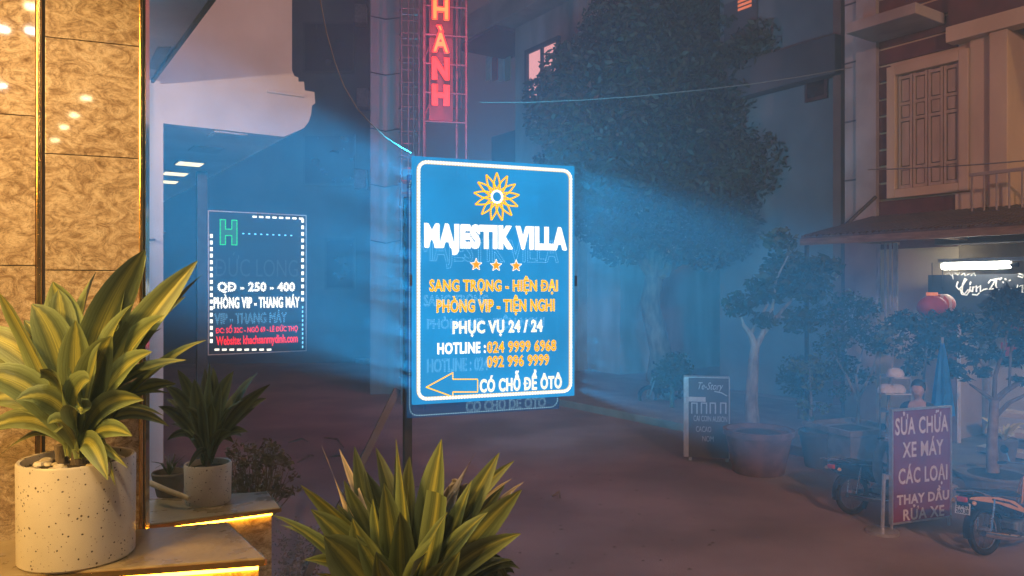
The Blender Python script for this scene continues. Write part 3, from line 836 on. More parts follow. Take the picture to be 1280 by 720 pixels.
# sun emblem: a white ring and a woven crown of rays
cx, cz = sx(621), sz(621, 246)
ring = MB().tube([(cx + 0.030 * math.cos(R(a)), -0.004, cz + 0.032 * math.sin(R(a))) for a in range(0, 361, 15)], 0.0058, 6, cap=False)
ring.build('emblem_ring', LEDW, sg)
b = MB(); rt = MB()
for k in range(13):
    a0 = 2 * math.pi * k / 13 + 0.12
    for sgn in (-1, 1):
        path = []
        for i in range(9):
            f = i / 8; rr = 0.040 + 0.092 * f; aa = a0 + sgn * 0.42 * (1 - f) ** 1.2
            path.append((cx + rr * math.cos(aa), cz + rr * math.sin(aa)))
        beads_along(b, path, 0.0105, -0.005, 0.0046)
        rt.tube([(x, 0.002, z) for x, z in path], 0.0046, 5)
b.build('emblem_bulbs', LEDO, sg, kind='stuff'); rt.build('emblem_rays', LEDOF, sg)
# posts and brace
px0 = sx(524)
MB().box(px0 - 0.022, 0.24, 0.0, px0 + 0.022, 0.284, sz(524, 240)).build('post', DARKMETAL, sg, bevel=0.002)
MB().box(sx(690) - 0.02, 0.24, zb - 0.02, sx(690) + 0.02, 0.28, zt - 0.05).build('upright', DARKMETAL, sg)
for z_ in (zb + 0.1, zt - 0.12): MB().box(px0, 0.215, z_, sx(690), 0.239, z_ + 0.03).build('crossbar', DARKMETAL, sg)
q0 = FS.local(P(503, 490, 4.1)); q1 = FS.local(Vector(((345 - 640) / FPX * 3.75, 3.75, 0.02))); q0.y = 0.25
MB().tube([q0, q1], 0.026, 4).build('brace', DARKMETAL, sg)
for xq in (px0, sx(690)):
    for z_ in (zb + 0.1, zt - 0.12): MB().box(xq - 0.012, 0.0665, z_, xq + 0.012, 0.214, z_ + 0.02).build('standoff', DARKMETAL, sg)
# small dark blocks added beside the flare lights; they emit nothing
for sgx in (tl - mg - 0.012, tr + mg + 0.004):
    MB().box(sgx, 0.0, (zb + zt) / 2 - 0.03, sgx + 0.008, 0.02, (zb + zt) / 2 + 0.03).build('flare_light_block', DARKMETAL, sg)

# ------------------------------------------------------------------ smaller LED sign
FH = Frame(*P(261, 360, 6.4).xy, A * 0.93)
hs = thing('led_sign', 'smaller dark LED hotel sign with green H and red address lines', 'sign', (FH.o[0], FH.o[1], 0), FH.a)
hx0, hz1 = FH.t(261, 264); hx1 = FH.t(382); hz0 = FH.t(261, 443)[1]
MB().box(hx0, 0.0, hz0, hx1, 0.03, hz1).build('panel', PANELDARK, hs)
e = MB()
e.box(hx0 - .008, -0.004, hz0, hx0, 0.034, hz1).box(hx1, -0.004, hz0, hx1 + .008, 0.034, hz1).box(hx0 - .008, -0.004, hz1, hx1 + .008, 0.034, hz1 + .008).box(hx0 - .008, -0.004, hz0 - .008, hx1 + .008, 0.034, hz0)
e.build('frame', ALU, hs)


def hb(pl, pt, pr, pb):
    x0, x1 = FH.t(pl), FH.t(pr); xm = (pl + pr) / 2
    return x0, FH.t(xm, pb)[1], x1, FH.t(xm, pt)[1]


x0, a, x1, c = hb(275, 275, 296, 306)
led_text(hs, 'H', x0, a, x1, c, -0.002, None, LEDG, 0.011, 0.006, offset=0.06)
led_text(hs, 'H', x0, a, x1, c, -0.002, emit('led_letter_green', (0.05, 1.0, 0.3), 0.12), LEDG, 0.02, 0.001, offset=0.05)
x0, a, x1, c = hb(270, 316, 372, 346)
led_text(hs, 'ĐỨC LONG', x0, a, x1, c, -0.002, emit('unlit_letter', (0.35, 0.35, 0.5), 0.03), emit('unlit_bulb', (0.3, 0.35, 0.5), 0.10), 0.03, 0.001, offset=-0.01)
x0, a, x1, c = hb(272, 353, 368, 366)
led_text(hs, 'QĐ - 250 - 400', x0, a, x1, c, -0.002, LEDWF, LEDW, 0.016, 0.006, offset=0.015, spacing=1.08)
x0, a, x1, c = hb(267, 368, 374, 385)
led_text(hs, 'PHÒNG VIP - THANG MÁY', x0, a, x1, c, -0.002, LEDW, LEDW, 0.016, 0.0045, offset=0.02, spacing=1.1)
x0, a, x1, c = hb(268, 388, 358, 404)
led_text(hs, 'VIP - THANG MÁY', x0, a, x1, c, -0.002, None, LEDDIM2, 0.016, 0.003)  # faint glowing row stands in for the reflection of the line above
x0, a, x1, c = hb(270, 405, 372, 417)
led_text(hs, 'ĐC: SỐ 32C - NGÕ 69 - LÊ ĐỨC THỌ', x0, a, x1, c, -0.002, LEDR, LEDR, 0.02, 0.003, offset=0.016)
x0, a, x1, c = hb(270, 419, 372, 433)
led_text(hs, 'Website: khachsanmydinh.com', x0, a, x1, c, -0.002, LEDR, LEDR, 0.02, 0.003, offset=0.022)
b = MB(); dm = MB()
for i in range(8):
    px = 318 + i * 8.3; t_, z_ = FH.t(px, 271 + (px - 318) * .04); b.box(t_ - .017, -0.012, z_ - .008, t_ + .017, -0.001, z_ + .008)
for i in range(13):
    t_, z_ = FH.t(378, 276 + i * 8.2); b.box(t_ - .010, -0.012, z_ - .016, t_ + .010, -0.001, z_ + .016)
for i in range(10):
    t_, z_ = FH.t(378, 384 + i * 5.5); dm.box(t_ - .004, -0.012, z_ - .010, t_ + .004, -0.001, z_ + .010)
for i in range(17):
    t_, z_ = FH.t(264, 295 + i * 8.2); b.box(t_ - .010, -0.012, z_ - .016, t_ + .010, -0.001, z_ + .016)
for i in range(8):
    t_, z_ = FH.t(271 + i * 9.3, 437); b.box(t_ - .018, -0.012, z_ - .008, t_ + .018, -0.001, z_ + .008)
b.build('border_bulbs', LEDW, hs, kind='stuff')
for i in range(9):
    t_, z_ = FH.t(304 + i * 7.5, 292 + i * .3); dm.box(t_ - .008, -0.006, z_ - .005, t_ + .008, -0.001, z_ + .005)
dm.build('faint_bulbs', LEDDIM2, hs, kind='stuff')
t_ = FH.t(253); MB().box(t_ - 0.04, 0.0, 0, t_ + 0.04, 0.07, FH.t(253, 214)[1]).build('post', DARKMETAL, hs)
MB().box(t_, 0.034, hz1 - 0.25, hx1, 0.06, hz1 - 0.21).build('crossbar', DARKMETAL, hs)
MB().box(t_, 0.034, hz0 + 0.2, hx1, 0.06, hz0 + 0.24).build('crossbar', DARKMETAL, hs)

# ------------------------------------------------------------------ white neighbouring building with cornice and soffit lights
V0 = 5.856
FWc = Frame(-V0 * math.sin(A), V0 * math.cos(A), A)       # plane v = V0, local x = u
def wv(px, py): t, z = FWc.t(px, py); return (t, 0, z)
wbld = thing('white_building', 'white hotel building with moulded cornice and lit soffit at upper left', 'building', (FWc.o[0], FWc.o[1], 0), A)
prof = [(365, -60), (365, 88), (368, 95), (373, 97), (373, 102), (380, 102), (381, 113), (393, 115), (394, 129), (390, 132), (389, 142), (386, 152), (380, 160), (355, 171), (60, 137.6), (60, -60)]
pts = [wv(*q) for q in prof]
zs = pts[13][2]; pts[14] = (pts[14][0], 0, zs); pts[15] = (pts[15][0], 0, pts[0][2] + 2.5); pts[0] = (pts[0][0], 0, pts[0][2] + 2.5)
MB().prism(pts, (0, 14, 0)).build('upper_wall', WHITEWALL, wbld)
# raised moulding line over the cornice
a_ = wv(333, 114); b_ = wv(380, 114)
MB().box(a_[0], -0.02, a_[2] - 0.01, b_[0], 0.0, a_[2] + 0.012).build('moulding', WHITEWALL, wbld, bevel=0.006)
ca = FWc.t(183, 150); cb = FWc.t(203.5, 150)
MB().box(ca[0] - 1.5, -0.02, 0, cb[0], 0.25, zs - 0.003).build('corner_column', WHITEWALL, wbld)
MB().box(cb[0] - 2.6, 0.3, 0, cb[0] - 0.5, 14, zs - 0.003).build('ground_wall', DARKPL, wbld)
for px, py, on in ((284, 168, 0), (258, 186, 0), (237, 203.5, 1), (219, 216, 1), (208, 226, 1)):
    Y = (zs - EYE) * FPX / (HZ - py); p = FWc.local(P(px, py, Y))
    l = MB().box(p.x - 0.12, p.y - 0.12, zs - 0.012, p.x + 0.12, p.y + 0.12, zs - 0.002).build('soffit_light', ALU, wbld)
    MB().box(p.x - 0.105, p.y - 0.105, zs - 0.016, p.x + 0.105, p.y + 0.105, zs - 0.0125).build('diffuser', DOWNL if on else DOWNOFF, l)
# hotel canopy overhead
Ue = 0.871
cn = thing('hotel_canopy', 'flat grey brown canopy overhead at upper left with downlights', 'canopy', (0, 0, 0), A)
MB().box(-8, -10, 3.20, Ue, 5.80, 3.42).build('canopy_slab', CANOPY, cn)
MB().box(Ue + 0.001, -4, 3.18, Ue + 0.02, 5.80, 3.45).build('edge_trim', DARKMETAL, cn)
q = grid(0, 0)
pc = [P(190, 96, 0), 0]
def canp(px, py):
    Y = (3.2 - EYE) * FPX / (HZ - py); w = P(px, py, Y); return (w.x * math.cos(A) + w.y * math.sin(A), -w.x * math.sin(A) + w.y * math.cos(A))
c0 = [canp(184, 84), canp(197, 58), canp(214, 58), canp(196, 86)]
MB().prism([(x, y, 3.192) for x, y in c0], (0, 0, 0.007)).build('soffit_panel', DARKMETAL, cn)
for v_ in (0.9, 2.2, 3.6):
    MB().lathe([(0.07, 3.18), (0.07, 3.199)], 20, (-0.35, v_, 0)).build('downlight', DOWNL, cn)

# rows of small downlights farther back under the canopy; the polished pillar mirrors them
_n = Vector((math.sin(HA), -math.cos(HA), 0)); _k = 3.2 / EYE
for px, py, wt in ((108, 124, 0), (93, 145, 0), (80, 160, 0), (69, 176, 0), (4, 38, 1), (40, 40, 1), (2, 108, 1), (41, 10, 0)):
    S_ = P(px, py, FP.depth(px)) + Vector((0, 0, 3.2 - EYE)); d_ = S_ - Vector((0, 0, 3.2)); r_ = d_ - 2 * d_.dot(_n) * _n
    q_ = (S_ + r_ * ((3.185 * _k - S_.z) / r_.z)) / _k
    u_, v_ = q_.x * math.cos(A) + q_.y * math.sin(A), -q_.x * math.sin(A) + q_.y * math.cos(A)
    rr_ = 0.035 if not wt else 0.03
    if u_ < Ue - 0.1 and v_ > -9.8 and u_ > -7.8:
        MB().lathe([(rr_, 3.18), (rr_, 3.199)], 16, (u_, v_, 0)).build('downlight', emit('spot_diffuser', (1.0, 0.75, 0.4), 60) if not wt else emit('spot_diffuser_white', (1.0, 0.95, 0.85), 60), cn)
# ------------------------------------------------------------------ far left dark building
FD = Frame(*P(200, 360, 17.5).xy, R(4))
db = thing('dark_building', 'dark tall building behind the smaller LED sign', 'building', (FD.o[0], FD.o[1], 0), FD.a)
xa, xb = FD.t(120), FD.t(468)
MB().box(xa, 0, 0, xb, 6, 11.5).build('wall', DARKPL, db)
for px, py in ((452, 22), (455, 126), (452, 226)):
    t_, z_ = FD.t(px, py)
    MB().box(t_ - 0.14, -0.3, z_ - 0.22, t_ + 0.14, -0.001, z_ + 0.22).build('air_conditioner', GREYMETAL, db, bevel=0.02)
for k, (px, py) in enumerate(((398, 60), (425, 200), (398, 200), (300, 330), (350, 330), (425, 330), (425, 60))):
    t_, z_ = FD.t(px, py)
    f = MB().box(t_ - 0.35, -0.04, z_ - 0.6, t_ + 0.35, -0.001, z_ + 0.6).build('window', DARKMETAL, db)
    MB().box(t_ - 0.3, -0.045, z_ - 0.55, t_ + 0.3, -0.041, z_ + 0.55).build('pane', GLASSD, f)
t_, z_ = FD.t(441, 404)
MB().box(FD.t(470), -0.02, 0, FD.t(505), 0.3, 3.0).build('side_wall', DARKPL, db)
# low street wall closing the view behind the signs
FL = Frame(*P(380, 360, 17.0).xy, R(6))
lw = thing('street_wall', 'long dim wall with roller shutters beyond the road in the haze', 'wall', (FL.o[0], FL.o[1], 0), FL.a)
MB().box(FL.t(468), 0.05, 0, FL.t(760), 0.3, 3.3).build('wall', DARKPL, lw)
for a_, b_ in ((470, 540), (550, 620), (630, 700)):
    sh_ = MB(); n_ = 14
    for i in range(n_): sh_.box(FL.t(a_), 0.01 + 0.012 * (i % 2), 0.1 + i * 0.18, FL.t(b_), 0.049, 0.27 + i * 0.18)
    sh_.build('roller_shutter', CONCRETE, lw)

# ------------------------------------------------------------------ concrete tower strip
FT = Frame(*P(463, 360, 12.5).xy, R(10))
ct = thing('concrete_column', 'tall pale concrete column beside the red neon sign', 'column', (FT.o[0], FT.o[1], 0), FT.a)
MB().box(0, 0, 0, FT.t(500), 0.5, 9.0).build('shaft', mat('weathered_concrete', (0.14, 0.12, 0.12), (0.26, 0.23, 0.22), 0.9, 0, 1.6, 0.3, stretch=(1.5, 1.5, 0.3)), ct)
for i in range(5):
    t_, z_ = FT.t(464, 20 + i * 70); MB().tube([(0.0, -0.01, z_), (FT.t(482), -0.03, z_ - 0.05), (FT.t(500), -0.01, z_)], 0.008, 5).build('cable_tie', DARKMETAL, ct)

# ------------------------------------------------------------------ caged ladder mast
FM = Frame(*P(502, 360, 11.4).xy, R(8))
lm = thing('ladder_mast', 'thin steel lattice ladder mast left of the red neon letters', 'mast', (FM.o[0], FM.o[1], 0), FM.a)
ml, mr_ = FM.t(502), FM.t(524)
m_ = MB()
for x, y in ((ml, 0), (mr_, 0), (ml, 0.26), (mr_, 0.26), ((ml + mr_) / 2 - .03, 0), ((ml + mr_) / 2 + .05, 0)):
    m_.tube([(x, y, 0), (x, y, 8.4)], 0.011 if abs(x - mr_) > .01 else 0.016, 6)
m_.build('rail', GREYMETAL, lm)
m_ = MB()
for k in range(44):
    z_ = 0.4 + k * 0.185
    m_.tube([(ml, 0, z_), (mr_, 0, z_)], 0.008, 5)
    if k % 2 == 0:
        m_.tube([(ml, 0, z_), (ml - .04, .13, z_), (ml, 0.26, z_), (mr_, 0.26, z_), (mr_ + .03, .13, z_), (mr_, 0, z_)], 0.008, 5)
m_.build('rungs', GREYMETAL, lm)

# ------------------------------------------------------------------ vertical red neon sign
FN = Frame(*P(530, 360, 11.0).xy, R(12))
ns = thing('neon_sign', 'vertical red neon letter sign on a tall steel frame', 'sign', (FN.o[0], FN.o[1], 0), FN.a)
PINKST = mat('rusty_steel', (0.10, 0.07, 0.07), (0.18, 0.12, 0.12), 0.6, 0.3, 10, 0.2)
def nt_(px): return FN.t(px)
def nz(px, py): return FN.t(px, py)[1]
zb_ = nz(550, 148)
for px, yy in ((530, 0.0), (583, 0.0), (533, 0.25), (574, 0.25)):
    t_ = nt_(px); MB().tube([(t_, yy, 0), (t_, yy, 7.4)], 0.022, 6).build('upright', PINKST, ns)
for k in range(8):
    z_ = zb_ - 0.05 + k * 0.42
    MB().tube([(nt_(530), 0.0, z_), (nt_(583), 0.0, z_)], 0.013, 6).build('crossbar', PINKST, ns)
for k in range(4):
    z_ = zb_ + k * 0.85
    MB().tube([(nt_(530), 0.0, z_), (nt_(530) + .2, 0.25, z_ + .5)], 0.012, 6).build('strut', PINKST, ns)
MB().box(nt_(537), 0.06, zb_ - 0.02, nt_(567), 0.10, 7.1).build('backing_plate', mat('red_plate', (0.06, 0.02, 0.02), (0.09, 0.03, 0.03), 0.5, 0, 8, 0.1), ns)
bd = [(nt_(548), .3, nz(556, 62)), (nt_(579), .3, nz(579, 22)), (nt_(579), .3, nz(579, 88)), (nt_(548), .3, nz(548, 108))]
MB().prism(bd, (0, 0.06, 0)).build('rear_board', DARKPL, ns)
MB().box(nt_(531), 0.4, zb_ + 0.25, nt_(582), 0.44, 7.2).build('rear_board', DARKPL, ns)
for ch, a_, b_, mt in (('H', 27, -2, 0), ('À', 68, 31, 1), ('N', 102, 71, 2), ('H', 134, 105, 2), ('T', -8, -38, 2)):
    pl, pr = 538.5, 562.5
    x0, x1 = nt_(pl), nt_(pr); xm = 550
    zz0, zz1 = nz(xm, a_), nz(xm, b_)
    core = [NEONR, NEONO, NEONR][mt] if mt != 0 else NEONO
    mb, loops = text_fit(ch, x0 + 0.02, zz0 + 0.02, x1 - 0.02, zz1 - 0.02, 0.0, th=0.03, offset=0.05)
    mb.build('letter', core, ns)
    d = MB()
    for lp in loops:
        lp2 = [lp[0]]
        for q in lp[1:]:
            if math.hypot(q[0] - lp2[-1][0], q[1] - lp2[-1][1]) > 0.01: lp2.append(q)
        if len(lp2) > 2: d.tube([(x, -0.035, z) for x, z in lp2], 0.013, 5, cap=False)
    d.build('neon_tube', NEONR if mt != 1 else emit('neon_deep', (1.0, 0.03, 0.01), 1.4), ns)

# ------------------------------------------------------------------ house behind with eave and lit window (street facade)
def ufacade(px, Y):
    p = P(px, 360, Y); return Frame(p.x, p.y, A - math.pi / 2)


FC = ufacade(700, 17.0)
hb_ = thing('stained_house', 'stained concrete house with sloping eave and pink lit window', 'house', (FC.o[0], FC.o[1], 0), FC.a)
cx0, cx1 = FC.t(644), FC.t(775)
MB().box(cx0, 0, 0, cx1, 7, 8.1).build('wall', STAINED, hb_)
MB().box(cx0 - 2.8, 1.1, 0, cx0 - 0.002, 7, 6.0).build('side_wing', DARKPL, hb_)
ez = FC.t(644, 36)[1]
MB().box(cx0 - 2.0, -0.6, ez + 0.0, cx1, -0.002, ez + 0.6).build('eave', CONCRETE, hb_, bevel=0.02)
MB().box(cx0 - 2.0, -0.55, ez - 0.08, cx0 - 0.002, 1.1, ez - 0.002).build('eave_soffit', DARKPL, hb_)
MB().box(FC.t(728), -0.25, 0, FC.t(734), -0.003, 8.6).build('drainpipe', CONCRETE, hb_)
wx0, wx1 = FC.t(662), FC.t(698); wz1 = FC.t(680, 60)[1]; wz0 = FC.t(680, 120)[1]
f = MB(); f.box(wx0 - .1, -0.08, wz0 - .1, wx0, -0.003, wz1 + .1).box(wx1, -0.08, wz0 - .1, wx1 + .1, -0.003, wz1 + .1).box(wx0, -0.08, wz1, wx1, -0.003, wz1 + .1).box(wx0, -0.08, wz0 - .1, wx1, -0.003, wz0).box((wx0 + wx1) / 2 - .04, -0.07, wz0, (wx0 + wx1) / 2 + .04, -0.02, wz1).box(wx0, -0.07, wz1 - .75, wx1, -0.02, wz1 - .67)
fw = f.build('window', DARKPL, hb_)
for i in range(2):
    for j in range(2):
        xa_, xb_ = (wx0, (wx0 + wx1) / 2 - .04) if i == 0 else ((wx0 + wx1) / 2 + .04, wx1)
        za_, zb2 = (wz0, wz1 - .75) if j == 0 else (wz1 - .67, wz1)
        MB().box(xa_, -0.015, za_, xb_, -0.005, zb2).build('pane', WINLIT, fw)
for px, c_ in ((612, WHITEOBJ), (620, REDLANT), (628, WHITEOBJ), (636, CREAM)):
    t_, z_ = FC.t(px, 85, 1.0)
    MB().box(t_ - .12, 0.95, z_ - .35, t_ + .12, 0.99, z_ + .3).build('laundry', c_, hb_)

# ------------------------------------------------------------------ rear right buildings
FB = ufacade(1000, 12.0)
rb = thing('pale_building', 'pale plastered building with dark overhang behind the central tree', 'building', (FB.o[0], FB.o[1], 0), FB.a)
x0, x1 = FB.t(900), FB.t(1046)
MB().box(x0, 0, 0, x1, 6, 8.6).build('wall', PALEBLUE, rb)
zo = FB.t(1000, 62)[1]; zu = FB.t(1000, 108)[1]
MB().box(x0, -0.25, zu, FB.t(1056), -0.002, zo).build('overhang', DARKPL, rb, bevel=0.01)
MB().box(x1 + 0.001, -0.10, 0, FB.t(1056), 5, 8.6).build('pilaster', REDBR, rb)
a_, b_ = FB.t(1008), FB.t(1036)
w = MB().box(a_, -0.05, FB.t(1020, 126)[1], b_, -0.003, FB.t(1020, 90)[1]).build('window', DARKMETAL, rb)
MB().box(a_ + .05, -0.055, FB.t(1020, 122)[1], b_ - .05, -0.051, FB.t(1020, 94)[1]).build('pane', GLASSD, w)
a_, b_ = FB.t(925), FB.t(942)
w = MB().box(a_ - .3, -0.05, FB.t(933, 26)[1] - .6, b_ + .1, -0.003, FB.t(933, -3)[1]).build('window', DARKPL, rb)
for k in range(3): MB().box(a_, -0.06, FB.t(933, 12 - k * 5)[1], b_, -0.051, FB.t(933, 9 - k * 5)[1]).build('lit_slat', WINORANGE, w)
# taller dark building closing the gap above the tree
FK = ufacade(870, 21.0)
kb = thing('tall_dark_building', 'tall dark building rising behind the crown of the central tree', 'building', (FK.o[0], FK.o[1], 0), FK.a)
MB().box(FK.t(795), 0, 0, FK.t(925), 6, 13).build('wall', DARKPL, kb)
for i in range(3):
    for j in range(3):
        t_, z_ = FK.t(815 + i * 35, 30 + j * 70)
        w = MB().box(t_ - .45, -0.05, z_ - .6, t_ + .45, -0.003, z_ + .6).build('window', CONCRETE, kb)
        MB().box(t_ - .4, -0.055, z_ - .55, t_ + .4, -0.051, z_ + .55).build('pane', GLASSD, w)

# ------------------------------------------------------------------ maroon and cream house at the right
FR = ufacade(1100, 9.0)
rh = thing('maroon_house', 'maroon banded house with cream pilasters, shutters and balcony at the right', 'house', (FR.o[0], FR.o[1], 0), FR.a)
xl, xr = FR.t(1058), FR.t(1290) + 3.2
def rt(px): return FR.t(px)
def rz_(px, py, off=0.0): return FR.t(px, py, off)[1]
zf = rz_(1105, 292)
x195 = rt(1197)
MB().box(rt(1099), 0.03, 0, x195, 5, 7.4).build('wall', CREAM, rh)
MB().box(x195 + 0.001, 0.03, 2.3, rt(1243), 5, 7.4).build('wall', CREAM, rh)
MB().box(rt(1056), 0.0, 0, rt(1073), 5, 7.2).build('side_pilaster', CONCRETE, rh)
for k in range(9): MB().box(rt(1056), -0.006, 0.9 + k * .72, rt(1073), -0.001, 0.92 + k * .72).build('joint_band', DARKPL, rh)
MB().box(rt(1073.5), -0.06, 0, rt(1098.5), 5, 7.4).build('side_pilaster', CREAM if False else CONCRETE, rh)
zk = zf - 0.2; k = 0
wt0, wt1 = rt(1112), rt(1214); wzt, wzb = rz_(1112, 86), rz_(1112, 249)
while zk < 7.2:
    a0, a1 = zk + 0.014, zk + 0.198 - 0.014
    hit = a1 > wzb + 0.0 and a0 < wzt
    if hit: MB().box(rt(1099), 0.0, a0, wt0 - 0.002, 0.029, a1).build('cladding_board', MAROON, rh)
    else: MB().box(rt(1099), 0.0, a0, x195 - 0.004, 0.029, a1).build('cladding_board', MAROON, rh)
    zk += 0.198
# window surround and shutters
sr = MB(); fwid = 0.10
sr.box(wt0, -0.07, wzb, wt0 + fwid, 0.028, wzt).box(wt1 - fwid, -0.07, wzb, wt1, 0.028, wzt).box(wt0 + fwid, -0.07, wzt - fwid * 1.1, wt1 - fwid, 0.028, wzt).box(wt0 + fwid, -0.07, wzb, wt1 - fwid, 0.028, wzb + fwid)
win = sr.build('window', CREAM, rh, bevel=0.008)
ix0, ix1, iz0, iz1 = wt0 + fwid, wt1 - fwid, wzb + fwid, wzt - fwid * 1.1
MB().box(ix0, 0.012, iz0, ix1, 0.026, iz1).build('shutter_back', DARKPL, win)
nw = 4; cw = (ix1 - ix0 - 0.02) / nw
for i in range(nw):
    a0 = ix0 + 0.01 + i * cw + 0.006; a1 = a0 + cw - 0.012
    sp = MB(); st = 0.026
    zs_ = [iz0 + 0.02, iz0 + 0.02 + (iz1 - iz0) * 0.16, iz0 + (iz1 - iz0) * 0.60, iz0 + (iz1 - iz0) * 0.74, iz1 - 0.02]
    sp.box(a0, -0.02, iz0 + .01, a0 + st, 0.01, iz1 - .01).box(a1 - st, -0.02, iz0 + .01, a1, 0.01, iz1 - .01)
    for z_ in (zs_[0], zs_[1], zs_[2], zs_[3], zs_[4] - 0.02): sp.box(a0 + st, -0.018, z_ - 0.012, a1 - st, 0.01, z_ + 0.022)
    for (za, zb3) in ((zs_[0] + .03, zs_[1] - .02), (zs_[1] + .035, zs_[2] - .025), (zs_[2] + .035, zs_[3] - .02), (zs_[3] + .035, zs_[4] - .045)):
        sp.box(a0 + st + .012, -0.010, za, a1 - st - .012, 0.008, zb3)
    sp.build('shutter', SHUTTER, win)
# sun shade slab over the window
MB().box(rt(1095), -0.62, rz_(1130, 45), rt(1182), -0.001, rz_(1130, 45) + 0.12).build('sun_shade', CONCRETE, rh, bevel=0.01)
# cream beam and pilaster
bz = rz_(1197, 44)
MB().box(rt(1191), -0.16, bz - 0.10, xr, 0.028, bz + 0.07).build('beam', CREAM, rh, bevel=0.008)
MB().box(rt(1191), -0.10, bz + 0.071, xr, 0.028, bz + 0.46).build('fascia', MAROON, rh)
MB().box(rt(1215), -0.04, 2.35, rt(1243) - 0.001, 0.029, bz - 0.101).build('pilaster', CREAM, rh)
MB().box(rt(1243), -0.12, 2.35, rt(1266), 0.40, bz - 0.101).build('pilaster', CREAM, rh, bevel=0.01)
MB().box(rt(1266) + .001, 0.45, 2.35, xr, 5, 7.4).build('balcony_wall', mat('ochre_paint', (0.50, 0.34, 0.14), (0.62, 0.44, 0.2), 0.8, 0, 3, 0.1), rh)
gx = rt(1270); 
gm = MB()
gzz0, gzz1 = rz_(1275, 125), rz_(1275, 78)
gm.box(gx, 0.40, gzz0, gx + 1.0, 0.448, gzz1)
gw = gm.build('grille_window', GLASSD, rh); gm = MB()
for i in range(14): gm.box(gx + i * .075, 0.37, gzz0, gx + i * .075 + .012, 0.395, gzz1)
for i in range(6): gm.box(gx, 0.36, gzz0 + i * (gzz1 - gzz0) / 5 - .006, gx + 1.0, 0.369, gzz0 + i * (gzz1 - gzz0) / 5 + .006)
gm.build('grille', DARKMETAL, gw)
# balcony railing
ra = rt(1236); rzt, rzb = rz_(1240, 222), rz_(1240, 282)
MB().box(ra, -0.42, rzt - .02, xr, -0.385, rzt + .012).build('rail', CONCRETE, rh)
MB().box(ra, -0.42, rzb - .012, xr, -0.385, rzb + .012).build('rail', CONCRETE, rh)
for i in range(26):
    x_ = ra + 0.02 + i * 0.115
    MB().tube([(x_, -0.402, rzb), (x_, -0.402, rzt)], 0.010, 6).build('baluster', CONCRETE, rh)
MB().box(rt(1195), -0.45, rzb - 0.20, xr, -0.162, rzb - 0.05).build('balcony_slab', DARKPL, rh)
MB().box(rt(1197), -0.05, 2.34, rt(1236), 0.0, rz_(1215, 240)).build('wall_panel', CREAM, rh)
# side brace arm
p0, p1_ = FR.local(P(1095, 246, 8.7)), FR.local(P(1055, 283, 8.7))
MB().tube([p0, p1_], 0.02, 6).build('bracket_arm', DARKMETAL, rh)

# ------------------------------------------------------------------ shop awning and shop
aw = thing('shop_awning', 'low dark corrugated awning along the shop front under the maroon house', 'awning', (FR.o[0], FR.o[1], 0), FR.a)
ax0, ax1 = FR.t(1012, None, -1.3), xr
az = 2.28
CORR = mat('awning_metal', (0.06, 0.04, 0.035), (0.13, 0.085, 0.065), 0.55, 0.3, 4, 0.2)
cr_ = MB(); n_ = 70
for i in range(n_):
    xa_ = ax0 + (ax1 - ax0) * i / n_; xb_ = ax0 + (ax1 - ax0) * (i + 0.55) / n_
    cr_.prism([(xa_, -1.45, az + 0.02), (xb_, -1.45, az + 0.02), (xb_, -0.10, az + 0.30), (xa_, -0.10, az + 0.30)], (0, 0, 0.018))
cr_.prism([(ax0, -1.45, az), (ax1, -1.45, az), (ax1, -0.10, az + 0.28), (ax0, -0.10, az + 0.28)], (0, 0, 0.018))
cr_.build('roof_sheet', CORR, aw)
MB().box(ax0, -1.47, az - 0.07, ax1, -1.43, az + 0.0).build('front_beam', WOOD, aw)
MB().box(ax0 + 0.3, -1.30, az - 0.05, ax0 + 1.9, -1.22, az - 0.01).build('purlin', WOOD, aw)
for i in range(7):
    xx = ax0 + 0.3 + i * 0.9
    MB().box(xx, -1.42, az - 0.04, xx + 0.04, -0.1, az - 0.002).build('rafter', WOOD, aw)
MB().box(ax0, -0.7, az + 0.0, ax0 + 0.04, -0.66, az + 0.14).build('upright', CHROME, aw)
for xx in (ax0 + 0.05, ax0 + 4.0):
    MB().tube([(xx, -1.42, 0.1), (xx, -1.42, az - 0.07)], 0.025, 8).build('post', DARKMETAL, aw)

sp_ = thing('tea_shop', 'lit open shop front with black signboard and pale inner wall', 'shop', (FR.o[0], FR.o[1], 0), FR.a)
sx0 = rt(1150)
MB().box(rt(1020), 0.55, 0.1, rt(1182), 0.6, 2.5).build('back_wall', DARKPL, sp_)
MB().box(rt(1182) + .001, 0.55, 0.1, xr, 0.6, 1.75).build('back_wall', SHOPWALL, sp_)
MB().box(sx0 - .32, -0.02, 2.33, xr, 0.55, 2.36).build('ceiling', CORR, sp_)
by0, by1 = FR.t(1160, None, -0.3), FR.t(1300, None, -0.3)
bz0, bz1 = FR.t(1220, 392, -0.3)[1], FR.t(1220, 343, -0.3)[1]
bd = MB().box(by0, -0.30, bz0, by1 + 1, -0.27, bz1).build('signboard', PANELDARK, sp_)
def bp(px, py): t, z = FR.t(px, py, -0.31); return (t, -0.303, z)
LW = mat('letter_white', (0.78, 0.76, 0.70), (0.85, 0.82, 0.78), 0.5, 0, 20, 0)
